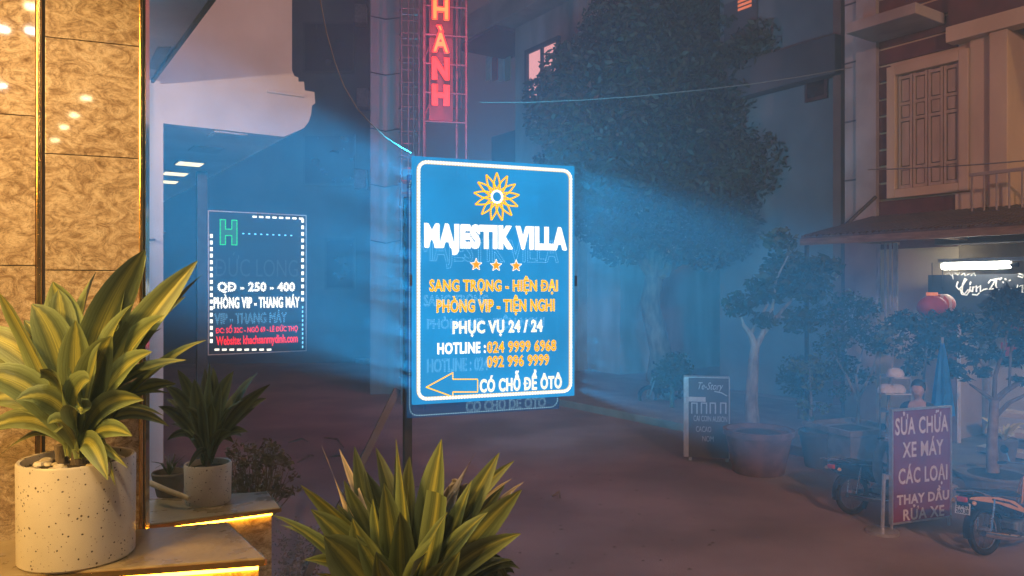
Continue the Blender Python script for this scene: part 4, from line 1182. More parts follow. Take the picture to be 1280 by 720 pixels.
strokes = [
    [(1197, 352), (1195, 358), (1198, 362), (1203, 357), (1208, 349), (1206, 348), (1203, 355), (1202, 364), (1205, 368), (1210, 362)],
    [(1199, 360), (1202, 368), (1208, 369), (1213, 362)],
    [(1213, 352), (1212, 356)], [(1213, 358), (1211, 364), (1214, 364)],
    [(1216, 358), (1215, 365)], [(1216, 360), (1220, 357), (1220, 365)], [(1221, 360), (1225, 357), (1225, 365), (1229, 362), (1234, 361)],
    [(1224, 366), (1221, 369), (1215, 368)],
    [(1235, 354), (1238, 350), (1243, 351), (1240, 357), (1236, 362), (1241, 361), (1246, 359)],
    [(1240, 350), (1249, 348)], [(1245, 350), (1244, 361), (1249, 362)], [(1249, 350), (1252, 347)],
    [(1253, 352), (1254, 354)], [(1256, 348), (1257, 350)], [(1261, 351), (1263, 350)], [(1257, 358), (1259, 360)], [(1263, 361), (1264, 363)], [(1243, 367), (1244, 368)],
    [(1272, 356), (1272, 365)], [(1272, 359), (1278, 356), (1278, 366)], [(1272, 345), (1278, 347), (1279, 344), (1273, 342)],
    [(1181, 343), (1186, 341), (1189, 345)], [(1190, 342), (1191, 349)], [(1193, 341), (1197, 344), (1199, 341)], [(1201, 344), (1205, 341), (1206, 345)], [(1208, 344), (1212, 342)], [(1213, 345), (1217, 341), (1219, 345)]]
for a_, b_ in ((0, 1), (1, 2), (2, 4), (4, 7), (7, 8), (8, 10), (10, 12), (18, 20)):
    ls = MB()
    for st_ in strokes[a_:b_]: ls.tube([bp(*q) for q in st_], 0.008, 5)
    ls.build('letter', LW, bd)
for st_ in strokes[12:18] + [strokes[20]]:
    MB().tube([bp(*q) for q in st_], 0.007, 5).build('painted_dot', LW, bd)
for st_ in strokes[21:]:
    MB().tube([bp(*q) for q in st_], 0.0035, 5).build('small_letter', LW, bd)
wl = MB().box(FR.t(1232, None, .5), 0.49, 0.1, FR.t(1236, None, .5), 0.54, 1.75).build('door_jamb', ALU, sp_)
MB().box(rt(1166), -0.05, bz0 - 0.12, rt(1256), 0.02, bz0 - 0.02).build('lower_beam', CREAM, sp_)
MB().box(rt(1190), -0.2, 0.1, rt(1207), -0.12, 1.5).build('door_panel', REDBR, sp_)
MB().box(rt(1208), -0.2, 0.1, rt(1210), -0.15, 1.75).build('door_frame', LW, sp_)
for a_, b_, py in ((1254, 1300, 405), (1252, 1300, 428)):
    t_, z_ = FR.t(a_, py, 0.3); MB().box(t_, 0.28, z_ - 0.14, FR.t(b_, None, .3), 0.34, z_).build('red_panel', REDLANT, sp_)
# fluorescent tube
ft = thing('fluorescent_lamp', 'bright white fluorescent tube under the shop awning', 'lamp', FR.world(FR.t(1178, None, -0.5), -0.5, FR.t(1220, 332, -0.5)[1]), FR.a)
L_ = FR.t(1263, None, -0.5) - FR.t(1178, None, -0.5)
MB().lathe([(0.030, 0.0), (0.036, 0.02), (0.036, L_ - 0.02), (0.030, L_)], 14, ax='x').build('tube', TUBE, ft, smooth=True)
MB().box(-0.03, -0.03, 0.038, L_ + 0.8, 0.03, 0.075).build('housing', ALU, ft)
MB().lathe([(0.02, L_), (0.024, L_ + 0.07)], 10, ax='x').build('end_cap', BLACKPL, ft)
# plants and details on the shop display
# hanging wind strips (metal) left of the lantern
wsx = thing('hanging_strips', 'hanging shiny plastic strips at the dark doorway left of the red lantern', 'curtain', FR.world(FR.t(1110, None, -0.4), -0.4, 2.2), FR.a)
wm = MB(); x9 = FR.t(1110, None, -0.4)
CLEARP = mat('clear_plastic', (0.35, 0.33, 0.32), (0.6, 0.57, 0.55), 0.2, 0.2, 25, 0.4, stretch=(1, 1, 0.2))
for px, pb in ((1096, 405), (1099, 372), (1107, 420), (1113, 388), (1118, 385), (1121, 392)):
    t_ = FR.t(px, None, -0.4) - x9; z_ = FR.t(px, pb, -0.4)[1] - 2.2
    MB().box(t_ - .012, -0.006, z_, t_ + .012, 0.006, 0.05).build('strip', CLEARP, wsx)
# red lantern
lnp = P(1165, 384, 7.2)
ln = thing('red_lantern', 'round red paper lantern hanging below the shop signboard', 'lantern', lnp)
lr = 0.13
MB().lathe([(lr * math.cos(R(a)), lr * 0.85 * math.sin(R(a))) for a in range(-70, 71, 14)], 24).build('paper_globe', REDLANT, ln, smooth=True)
MB().lathe([(0.05, 0.11), (0.05, 0.14)], 16).build('top_collar', emit('lantern_collar', (1.0, 0.25, 0.05), 0.5, base=(.8, .3, .1)), ln)
MB().tube([(0, 0, 0.18), (0, 0, 0.42)], 0.004, 5).build('cord', BLACKPL, ln)
MB().lathe([(0.035, -0.30), (0.03, -0.16)], 12).build('tassel', WHITEOBJ, ln)
ln2p = P(1178, 380, 7.5)
l2 = thing('red_lantern', 'second red and cream lantern half hidden behind the first', 'lantern', ln2p)
MB().lathe([(lr * .9 * math.cos(R(a)), lr * 0.8 * math.sin(R(a))) for a in range(-70, 71, 14)], 24).build('paper_globe', mat('lantern_stripes', (0.7, 0.1, 0.05), (0.8, 0.6, 0.5), 0.6, 0, 9, 0, lo=.48, hi=.52, stretch=(1, 1, .1)), l2, smooth=True)
MB().tube([(0, 0, 0.13), (0, 0, 0.42)], 0.004, 5).build('cord', BLACKPL, l2)

# ------------------------------------------------------------------ trees
def tree(name, label, base, trunk_pts, trunk_r, clumps, nleaf, lsize, tm, fm, limbs=(), cat='tree'):
    t = thing(name, label, cat, base)
    base = Vector(base)
    MB().tube([Vector(p) - base for p in trunk_pts], trunk_r, 12).build('trunk', tm, t, smooth=True)
    for lp, lr_ in limbs:
        MB().tube([Vector(p) - base for p in lp], lr_, 8).build('limb', BARK if tm is not BARKW else tm, t, smooth=True)
    mb = MB(); tot = sum(c[1][0] * c[1][2] for c in clumps)
    for c, rad in clumps:
        n = int(nleaf * rad[0] * rad[2] / tot)
        clump_leaves(mb, Vector(c) - base, rad, n, lsize)
    mb.build('crown', fm, t)
    return t


random.seed(11)
Yt = 13.5
bt = G(822, 360 + 950 * 1.75 / Yt)
crn = []
for px, py, r in ((760, 90, 70), (800, 40, 80), (860, 60, 90), (850, 130, 100), (930, 120, 70), (900, 200, 95), (760, 170, 80), (800, 230, 90), (700, 150, 50), (690, 120, 40), (950, 210, 55), (970, 170, 35),
                  (880, 280, 70), (830, 0, 80), (900, 0, 60), (950, 60, 40), (720, 210, 60), (940, 270, 45), (740, 260, 55), (955, 250, 35), (775, 300, 40), (720, 90, 45)):
    rr = r / FPX * Yt
    crn.append((P(px, py, Yt + random.uniform(-.9, .9)), (rr, rr * 0.9, rr * 0.8)))
for _ in range(16):
    a = random.uniform(0, 6.28); px, py = 835 + 140 * math.cos(a), 150 + 150 * math.sin(a)
    rr = random.uniform(14, 26) / FPX * Yt
    crn.append((P(px, py, Yt + random.uniform(-.6, .6)), (rr, rr, rr * 0.7)))
limbs = []
for px, py in ((745, 180), (700, 140), (870, 120), (940, 200), (800, 60), (900, 260), (850, 300)):
    T = P(px, py, Yt + random.uniform(-.5, .5)); S = P(818, 345, Yt)
    limbs.append(([S, (S + T) / 2 + Vector((0, 0, -0.25)), T], [0.13, 0.08, 0.03]))
tree('street_tree', 'large dark leafy tree behind and right of the big LED sign', bt, [bt, P(826, 440, Yt), P(812, 380, Yt), P(818, 345, Yt), P(825, 260, Yt)], [0.22, 0.19, 0.17, 0.16, 0.08], crn, 76000, 0.125, BARK, FOLIAGE, limbs)

Y5 = 7.75
b5 = G(940, 575); b5.y = Y5; b5.x = (941 - 640) / FPX * Y5; b5.z = 0
cr5 = []
for px, py, r in ((960, 360, 30), (985, 335, 34), (925, 380, 22), (1010, 360, 30), (1000, 400, 26), (955, 400, 16), (1030, 335, 24), (975, 300, 22)):
    rr = r / FPX * Y5; cr5.append((P(px, py, Y5 + random.uniform(-.2, .3)), (rr, rr, rr * .7)))
tree('potted_tree', 'tree with pale bare trunk in the round terracotta planter', b5, [P(941, 532, Y5), P(939, 500, Y5), P(942, 450, Y5), P(944, 432, Y5)], [0.075, 0.064, 0.052, 0.042], cr5, 2600, 0.085, BARKW, FOLIAGE,
     [([P(944, 434, Y5), P(938, 418, Y5), P(928, 405, Y5)], [0.045, 0.03, 0.018]), ([P(944, 434, Y5), P(952, 420, Y5), P(965, 385, Y5)], [0.04, 0.028, 0.015]), ([P(940, 415, Y5), P(960, 380, Y5)], [0.02, 0.01]), ([P(952, 420, Y5), P(980, 385, Y5), P(1008, 358, Y5)], [0.022, 0.016, 0.008]), ([P(965, 388, Y5), P(970, 350, Y5), P(985, 320, Y5)], [0.016, 0.012, 0.006]), ([P(965, 395, Y5), P(990, 398, Y5)], [0.014, 0.007]), ([P(930, 407, Y5), P(922, 385, Y5)], [0.016, 0.008])])
def planter(name, label, px, pbot, wtop, wbot, ptop, m, square=False, cat='planter', dz=0.0):
    Y = (EYE - dz) * FPX / (pbot - HZ); c = P(px, pbot, Y); c.z = dz
    t = thing(name, label, cat, c, R(20))
    h = (pbot - ptop) / FPX * Y; a, b_ = wbot / FPX * Y / 2, wtop / FPX * Y / 2
    n = 4 if square else 32; k_ = 1.38 if square else 1
    rot = R(45) if square else 0
    mb = MB().lathe([(a * .97 * k_, 0), (a * k_, 0.01), (b_ * .93 * k_, h * 0.86), (b_ * k_, h * 0.87), (b_ * k_, h), (b_ * .9 * k_, h), (b_ * .88 * k_, h * .9)], n)
    if square: mb.v = [(x * math.cos(rot) - y * math.sin(rot), x * math.sin(rot) + y * math.cos(rot), z) for x, y, z in mb.v]
    mb.build('body', m, t, smooth=not square, bevel=0.006 if square else 0)
    s_ = MB().lathe([(0.001, h * .88), (b_ * .87 * (k_ if not square else 1.2), h * .89), (0.001, h * .93)], n)
    if square: s_.v = [(x * math.cos(rot) - y * math.sin(rot), x * math.sin(rot) + y * math.cos(rot), z) for x, y, z in s_.v]
    s_.build('soil', SOIL, t)
    return t, c, h


planter('round_planter', 'wide round terracotta planter holding the pale trunked tree', 948, 590, 86, 62, 536, TERRACOTTA)
planter('square_planter', 'large tapered square stone planter behind the parked black motorbike', 1064, 585, 84, 66, 530, STONEPOT, True)
planter('small_planter', 'low dark bowl planter between the round and the square planters', 1022, 583, 46, 30, 538, DARKPL)
pt, pc_, ph_ = planter('tray_planter', 'broad shallow stone tray under the forked tree near the shop wall', 1245, 612, 96, 84, 590, STONEPOT)
# bushes in the planters
def bush(label, px, py0, Y, spots, n, size, m, stems, name='potted_shrub'):
    b = P(px, py0, Y)
    t = thing(name, label, 'shrub', b)
    s_ = MB()
    for pts in stems: s_.tube([P(x, y, Y + dy) - b for x, y, dy in pts], [0.018] + [0.012] * (len(pts) - 2) + [0.005], 6)
    s_.build('trunk', BARKW, t, smooth=True)
    mb = MB(); tot = sum(r * r for _, _, r, _ in spots)
    for x, y, r, dy in spots:
        rr = r / FPX * Y; clump_leaves(mb, P(x, y, Y + dy) - b, (rr, rr, rr * .8), int(n * r * r / tot), size)
    mb.build('crown', m, t)
    return t


bush('leafy shrub growing in the square stone planter', 1062, 535, 7.6, [(1040, 430, 24, 0), (1070, 410, 26, .1), (1095, 430, 20, 0), (1055, 460, 22, .1), (1110, 410, 16, 0), (1080, 470, 16, .1), (1030, 465, 18, 0), (1060, 380, 24, .2), (1085, 385, 18, .1), (1035, 395, 22, .2), (1050, 490, 14, 0)], 2600, 0.055, FOLIAGE,
     [[(1072, 535, 0), (1073, 505, 0), (1070, 470, 0), (1080, 430, 0)], [(1073, 505, 0), (1058, 470, 0), (1040, 440, 0)], [(1072, 500, 0), (1090, 465, 0), (1100, 430, 0)]])
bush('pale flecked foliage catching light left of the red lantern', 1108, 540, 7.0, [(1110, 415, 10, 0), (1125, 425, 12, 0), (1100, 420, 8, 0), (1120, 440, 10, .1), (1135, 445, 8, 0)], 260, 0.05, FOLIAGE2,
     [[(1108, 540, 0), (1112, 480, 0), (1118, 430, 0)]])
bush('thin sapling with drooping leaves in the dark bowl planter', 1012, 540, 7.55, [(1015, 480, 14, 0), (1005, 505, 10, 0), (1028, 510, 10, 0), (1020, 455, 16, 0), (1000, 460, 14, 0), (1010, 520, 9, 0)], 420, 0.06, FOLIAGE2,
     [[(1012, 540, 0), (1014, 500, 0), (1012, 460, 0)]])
bush('dark overgrown shrub between the lantern and the signboard', 1150, 520, 7.0, [(1150, 410, 24, 0), (1130, 400, 18, .1), (1170, 420, 24, 0), (1190, 430, 22, 0), (1200, 400, 20, 0), (1175, 395, 16, .1), (1190, 460, 16, 0), (1150, 440, 20, .1), (1140, 460, 14, 0)], 2400, 0.055, FOLIAGE,
     [[(1152, 520, 0), (1155, 470, 0), (1160, 420, 0)]])
# forked tree in the tray
Y6 = 6.55
b6 = P(1241, 588, Y6)
sp6 = [(1262, 390, 26, 0), (1275, 420, 20, 0), (1245, 405, 18, 0), (1225, 420, 15, 0), (1215, 445, 14, 0), (1240, 440, 14, 0), (1265, 450, 16, .1), (1230, 465, 11, 0), (1285, 380, 22, 0), (1255, 370, 20, .1), (1205, 470, 10, 0), (1275, 475, 9, 0), (1245, 385, 18, -.1), (1285, 440, 20, 0)]
t6 = thing('forked_tree', 'slim forked tree with long narrow leaves in the stone tray', 'tree', b6)
def pp6(l): return [P(x, y, Y6 + dy) - b6 for x, y, dy in l]
MB().tube(pp6([(1241, 590, 0), (1240, 555, 0), (1242, 520, 0), (1243, 500, 0)]), [0.052, 0.042, 0.038, 0.036], 10).build('trunk', mat('tan_bark', (0.22, 0.14, 0.08), (0.36, 0.25, 0.15), 0.9, 0, 12, 0.8), t6, smooth=True)
for l, r_ in (([(1243, 502, 0), (1230, 492, 0), (1212, 480, 0)], [.024, .018, .008]), ([(1243, 502, 0), (1258, 488, 0), (1280, 474, 0), (1300, 468, 0)], [.03, .024, .02, .015]), ([(1245, 520, 0), (1262, 503, 0), (1285, 492, 0)], [.022, .018, .012]),
              ([(1243, 500, 0), (1244, 470, 0), (1256, 430, 0), (1262, 395, 0)], [.022, .018, .012, .007]), ([(1215, 440, 0), (1240, 470, 0)], [.008, .014]), ([(1262, 485, 0), (1263, 440, 0), (1275, 405, 0)], [.012, .01, .006])):
    MB().tube(pp6(l), r_, 7).build('limb', BARK, t6, smooth=True)
mb = MB()
for x, y, r, dy in sp6:
    rr = r / FPX * Y6; clump_leaves(mb, P(x, y, Y6 + dy) - b6, (rr, rr, rr * .8), int(r * r * 0.26), 0.085)
mb.build('crown', FOLIAGE, t6)
# pale flowers on the ground display near the tree
fl = thing('flower_pot', 'pale yellow lily bunch behind the slim forked trunk', 'flowers', P(1255, 572, 7.3))
MB().lathe([(0.09, -0.02), (0.12, 0.18), (0.11, 0.19), (0.10, 0.17)], 18).build('pot', STONEPOT, fl, smooth=True)
YF = mat('pale_petal', (0.6, 0.55, 0.2), (0.7, 0.65, 0.35), 0.6, 0, 10, 0)
for _ in range(26):
    a = random.uniform(0, 6.28); l_ = random.uniform(.08, .2)
    leaf(fl, (0, 0, .16), (math.cos(a) * l_ * .5, math.sin(a) * l_ * .5, .16 + l_), (math.cos(a) * l_, math.sin(a) * l_, .16 + l_ * random.uniform(.6, 1.4)), 0.03, YF, n=5, name='petal')
# stepped display shelf behind
ds = thing('display_shelf', 'low stepped pale wooden shelf behind the flower pot', 'shelf', FR.world(FR.t(1235, None, -.3), -0.3, 0.1), FR.a)
for k in range(3): MB().box(0, -0.25 + k * .18, 0.02 + k * .16, 1.6, -0.02 + k * .18, 0.07 + k * .16).build('shelf_board', CREAM, ds)
for xx in (0.03, 1.5): MB().box(xx, -0.2, 0, xx + .05, 0.3, 0.02).build('foot', WOOD, ds)

# rack with white shoes / caps and blue cloth
rk = thing('wire_rack', 'thin wire rack behind the red repair sign', 'rack', P(1112, 560, 6.9)); rkb = rk.location.copy(); rk.location.z = 0.0
def rkp(px, py, dy=0): v = P(px, py, 6.9 + dy); return Vector((v.x - rkb.x, v.y - rkb.y, v.z))
for px in (1100, 1138):
    for dy in (0, 0.25): MB().tube([Vector((rkp(px, 470, dy).x, rkp(px, 470, dy).y, 0)), rkp(px, 470, dy)], 0.007, 6).build('upright', GREYMETAL, rk)
for py in (472, 492, 515):
    a_, b_, c_, d_ = rkp(1100, py), rkp(1138, py), rkp(1138, py, .25), rkp(1100, py, .25)
    z_ = a_.z
    MB().prism([Vector((q.x, q.y, z_ - .004)) for q in (a_, b_, c_, d_)], (0, 0, 0.006)).build('shelf', GREYMETAL, rk)
def cap(label, px, py):
    o = P(px, py, 7.0)
    t = thing('white_hat', label, 'hat', o)
    MB().lathe([(0.075, 0.0), (0.078, 0.03), (0.06, 0.065), (0.03, 0.08), (0.002, 0.084)], 18).build('crown', WHITEOBJ, t, smooth=True)
    MB().prism([(-0.05, -0.06, 0.0), (-0.07, -0.13, 0.0), (0.0, -0.15, 0.0), (0.07, -0.13, 0), (0.05, -0.06, 0)], (0, 0, 0.008)).build('visor', WHITEOBJ, t)
cap('white hat on the top shelf of the wire rack', 1119, 471); cap('left white hat on the lower shelf of the wire rack', 1108, 491); cap('right white hat on the lower shelf of the wire rack', 1121, 491)
# blue folded umbrella standing
bu = thing('blue_umbrella', 'folded bright blue parasol standing behind the red repair sign', 'parasol', Vector(((1178 - 640) / FPX * 6.75, 6.75, 0.0)))
z_t = P(1178, 426, 6.75).z; z_b = P(1178, 512, 6.75).z
mb = MB(); n_ = 16; rings = []
for i in range(9):
    f_ = i / 8; z_ = z_t - 0.02 - (z_t - z_b) * f_ * 1.05
    for k in range(n_):
        th = 2 * math.pi * k / n_; r_ = (0.012 + 0.075 * f_ ** 0.8) * (1.15 if k % 2 else 0.75)
        mb.v.append((r_ * math.cos(th), r_ * math.sin(th), z_))
for i in range(8):
    for k in range(n_):
        mb.f.append((i * n_ + k, i * n_ + (k + 1) % n_, (i + 1) * n_ + (k + 1) % n_, (i + 1) * n_ + k))
mb.f.append(tuple(range(n_))); mb.f.append(tuple(8 * n_ + k for k in reversed(range(n_))))
mb.build('canopy', BLUECLOTH, bu, smooth=True)
MB().tube([(0, 0, 0.02), (0, 0, z_t + 0.03)], 0.012, 8).build('pole', ALU, bu)
MB().lathe([(0.16, 0), (0.16, 0.03), (0.03, 0.07)], 20).build('base', CONCRETE, bu, smooth=True)

# ------------------------------------------------------------------ seated person behind the repair sign
def skinmesh(name, m, parent, chains, sub=2):
    """chains: list of lists of (x,y,z,r); later chains start at an index (chain,point)"""
    me = bpy.data.meshes.new(name); vs = []; es = []; rs = []; idx = {}
    for ci, ch in enumerate(chains):
        prev = None
        for pi, q in enumerate(ch):
            if isinstance(q[0], str):
                prev = idx[(q[1], q[2])]; continue
            vs.append(q[:3]); rs.append(q[3]); idx[(ci, pi)] = len(vs) - 1
            if prev is not None: es.append((prev, len(vs) - 1))
            prev = len(vs) - 1
    me.from_pydata(vs, es, []); o = bpy.data.objects.new(name, me); COL.objects.link(o); o.parent = parent
    sk_ = o.modifiers.new('skin', 'SKIN')
    for i, r_ in enumerate(rs):
        rr = r_ if isinstance(r_, tuple) else (r_, r_)
        me.skin_vertices[0].data[i].radius = rr
    me.skin_vertices[0].data[0].use_root = True
    s_ = o.modifiers.new('sub', 'SUBSURF'); s_.levels = sub; s_.render_levels = sub
    sk_.use_smooth_shade = True
    dg = bpy.context.evaluated_depsgraph_get(); me2 = bpy.data.meshes.new_from_object(o.evaluated_get(dg))
    o.modifiers.clear(); o.data = me2; me2.materials.clear(); me2.materials.append(m)
    for p in me2.polygons: p.use_smooth = True
    return o


ps = thing('person', 'standing person in a dark jacket over a light shirt behind the red repair sign', 'person', Vector(((1148 - 640) / FPX * 6.3, 6.3, 0)), R(140))
ps['real_size'] = 1
# local: y is the way the person faces, z up
body = [[(0, 0, 0.95, (0.16, 0.12)), (0, 0.0, 1.10, (0.14, 0.11)), (0, 0.0, 1.28, (0.165, 0.12)), (0, 0.0, 1.42, (0.14, 0.09)), (0, 0.01, 1.50, 0.055), (0, 0.03, 1.56, 0.058), (0, 0.04, 1.63, 0.085), (0, 0.035, 1.71, 0.09), (0, 0.03, 1.77, 0.05)],
        [('at', 0, 6), (0, 0.14, 1.62, 0.017)],
        [('at', 0, 6), (0, 0.105, 1.575, 0.035)]]
for s_ in (-1, 1):
    body.append([('at', 0, 3), (s_ * 0.19, 0.0, 1.40, 0.06), (s_ * 0.235, -0.02, 1.14, 0.045), (s_ * 0.24, 0.10, 0.93, 0.033), (s_ * 0.235, 0.17, 0.86, (0.04, 0.02))])
    ci = len(body) - 1
    for k, (dx, ln_) in enumerate(((-0.028, 0.066), (-0.010, 0.080), (0.008, 0.074), (0.026, 0.058))):
        body.append([('at', ci, 4), (s_ * 0.235 + dx, 0.19, 0.81, 0.010), (s_ * 0.235 + dx, 0.195 + ln_ * .1, 0.81 - ln_ * .55, 0.009), (s_ * 0.235 + dx, 0.185, 0.81 - ln_, 0.008)])
    body.append([('at', ci, 4), (s_ * 0.19, 0.19, 0.85, 0.012), (s_ * 0.175, 0.20, 0.82, 0.009)])
    body.append([('at', 0, 0), (s_ * 0.10, 0.0, 0.86, 0.085), (s_ * 0.11, 0.02, 0.50, 0.058), (s_ * 0.115, -0.01, 0.28, 0.055), (s_ * 0.12, -0.02, 0.09, 0.036), (s_ * 0.13, 0.11, 0.035, 0.035)])
    body.append([('at', 0, 6), (s_ * 0.088, 0.03, 1.635, 0.014)])
bo = skinmesh('body', SKIN, ps, body)
hz_ = MB()
hz_.lathe([(0.002, 0.125), (0.05, 0.112), (0.09, 0.07), (0.105, 0.01), (0.10, -0.04), (0.075, -0.09)], 24, (0, 0.005, 1.70)); hz_.build('hair', HAIR, ps, smooth=True)
for s_ in (-1, 1): MB().lathe([(0.004, -0.004), (0.010, 0.0), (0.004, 0.004)], 10, (s_ * 0.033, 0.128, 1.645), 'y').build('eye', INK, ps)
skinmesh('shirt', SHIRT, ps, [[(0, 0.005, 0.95, (0.17, 0.132)), (0, 0.005, 1.10, (0.15, 0.122)), (0, 0.008, 1.28, (0.172, 0.132)), (0, 0.008, 1.42, (0.145, 0.10)), (0, 0.01, 1.47, 0.068)]])
jk = [[(0, -0.04, 0.90, (0.18, 0.12)), (0, -0.04, 1.10, (0.165, 0.115)), (0, -0.03, 1.28, (0.178, 0.12)), (0, -0.025, 1.42, (0.155, 0.095))]]
for s_ in (-1, 1): jk.append([('at', 0, 3), (s_ * 0.20, 0.0, 1.39, 0.078), (s_ * 0.24, -0.02, 1.14, 0.064), (s_ * 0.243, 0.09, 0.95, 0.052)])
for s_ in (-1, 1): jk.append([('at', 0, 1), (s_ * 0.125, 0.05, 1.10, 0.08), (s_ * 0.125, 0.06, 0.92, 0.08)])
skinmesh('jacket', JACKET, ps, jk)
tr_ = [[(0, 0, 0.94, (0.17, 0.13)), (0, 0, 0.99, (0.165, 0.125))]]
for s_ in (-1, 1): tr_.append([('at', 0, 0), (s_ * 0.10, 0.0, 0.85, 0.105), (s_ * 0.11, 0.02, 0.50, 0.08), (s_ * 0.115, -0.01, 0.28, 0.07), (s_ * 0.12, -0.02, 0.10, 0.06)])
skinmesh('trousers', TROUSER, ps, tr_)

# ------------------------------------------------------------------ red repair sign
FRS = Frame(*P(1114, 360, 5.42).xy, R(19))
rs = thing('repair_sign', 'dark red motorbike repair sign board on a stand beside the parked bikes', 'sign', (FRS.o[0], FRS.o[1], 0), FRS.a)
a0, zt_ = FRS.t(1114, 512); a1 = FRS.t(1189); zb_r = FRS.t(1114, 656)[1]
MB().box(a0 + .012, 0, zb_r + .012, a1 - .012, 0.015, zt_ - .012).build('board', REDP, rs)
f = MB(); f.box(a0, -.008, zb_r, a0 + .012, .022, zt_).box(a1 - .012, -.008, zb_r, a1, .022, zt_).box(a0 + .012, -.008, zt_ - .012, a1 - .012, .022, zt_).box(a0 + .012, -.008, zb_r, a1 - .012, .022, zb_r + .012)
f.build('frame', ALU, rs)
for txt, bx, off in (('SỬA CHỮA', (1119, 513, 1185, 542), .02), ('XE MÁY', (1128, 546, 1179, 570), .02), ('CÁC LOẠI', (1123, 578, 1184, 608), .02), ('THAY DẦU', (1121, 609, 1186, 628), .03), ('RỬA XE', (1129, 629, 1180, 648), .02)):
    xm = (bx[0] + bx[2]) / 2
    mb, lp = text_fit(txt, FRS.t(bx[0]), FRS.t(xm, bx[3])[1], FRS.t(bx[2]), FRS.t(xm, bx[1])[1], -0.0005, th=0.0015, offset=off, spacing=1.08)
    mb.build('lettering', SIGNWHITE, rs)
MB().tube([(a0 - .05, .03, 0.02), (a0 - .035, .03, .42)], 0.013, 8).build('pole', ALU, rs)
MB().box(a0 - .045, .022, .38, a0 + .01, .04, .41).build('clamp', ALU, rs)
MB().lathe([(0.11, 0.0), (0.11, 0.02), (0.04, 0.035)], 24, (a0 - .05, .03, 0)).build('base', ALU, rs, smooth=True)
for t_ in (a0 + .005, a1 - .02): MB().box(t_, .0, 0, t_ + .012, .014, zb_r - .001).build('leg', ALU, rs)
MB().tube([(a1 - .02, .015, zb_r + .1), (a1 - .02, .35, 0.01)], 0.01, 6).build('rear_leg', ALU, rs)
# tyre and clutter seen beside the sign: a round pale hubcap
hw = thing('spare_tyre', 'old tyre leaning against the left side of the red repair sign', 'tyre', P(1106, 580, 5.75)); hw.location.z = 0.42
mb = MB(); 
for i in range(33):
    pass
mb.tube([(0, 0.14 * math.cos(R(a)) * .35 + 0, 0.14 * math.sin(R(a))) if False else (0.14 * math.cos(R(a)) * .6, 0.14 * math.cos(R(a)) * .4, 0.14 * math.sin(R(a))) for a in range(0, 361, 15)], 0.035, 10, cap=False)
mb.build('casing', mat('dusty_rubber', (0.10, 0.09, 0.08), (0.2, 0.17, 0.15), 0.9, 0, 8, 0.3), hw, smooth=True)

# ------------------------------------------------------------------ motorbikes
def arc(r, a0, a1, n, c=(0, 0), y=0.0): return [(c[0] + r * math.cos(R(a0 + (a1 - a0) * i / n)), y, c[1] + r * math.sin(R(a0 + (a1 - a0) * i / n))) for i in range(n + 1)]


def slab(mb, pts, y0, y1): mb.prism([(x, y0, z) for x, z in pts], (0, y1 - y0, 0)); return mb


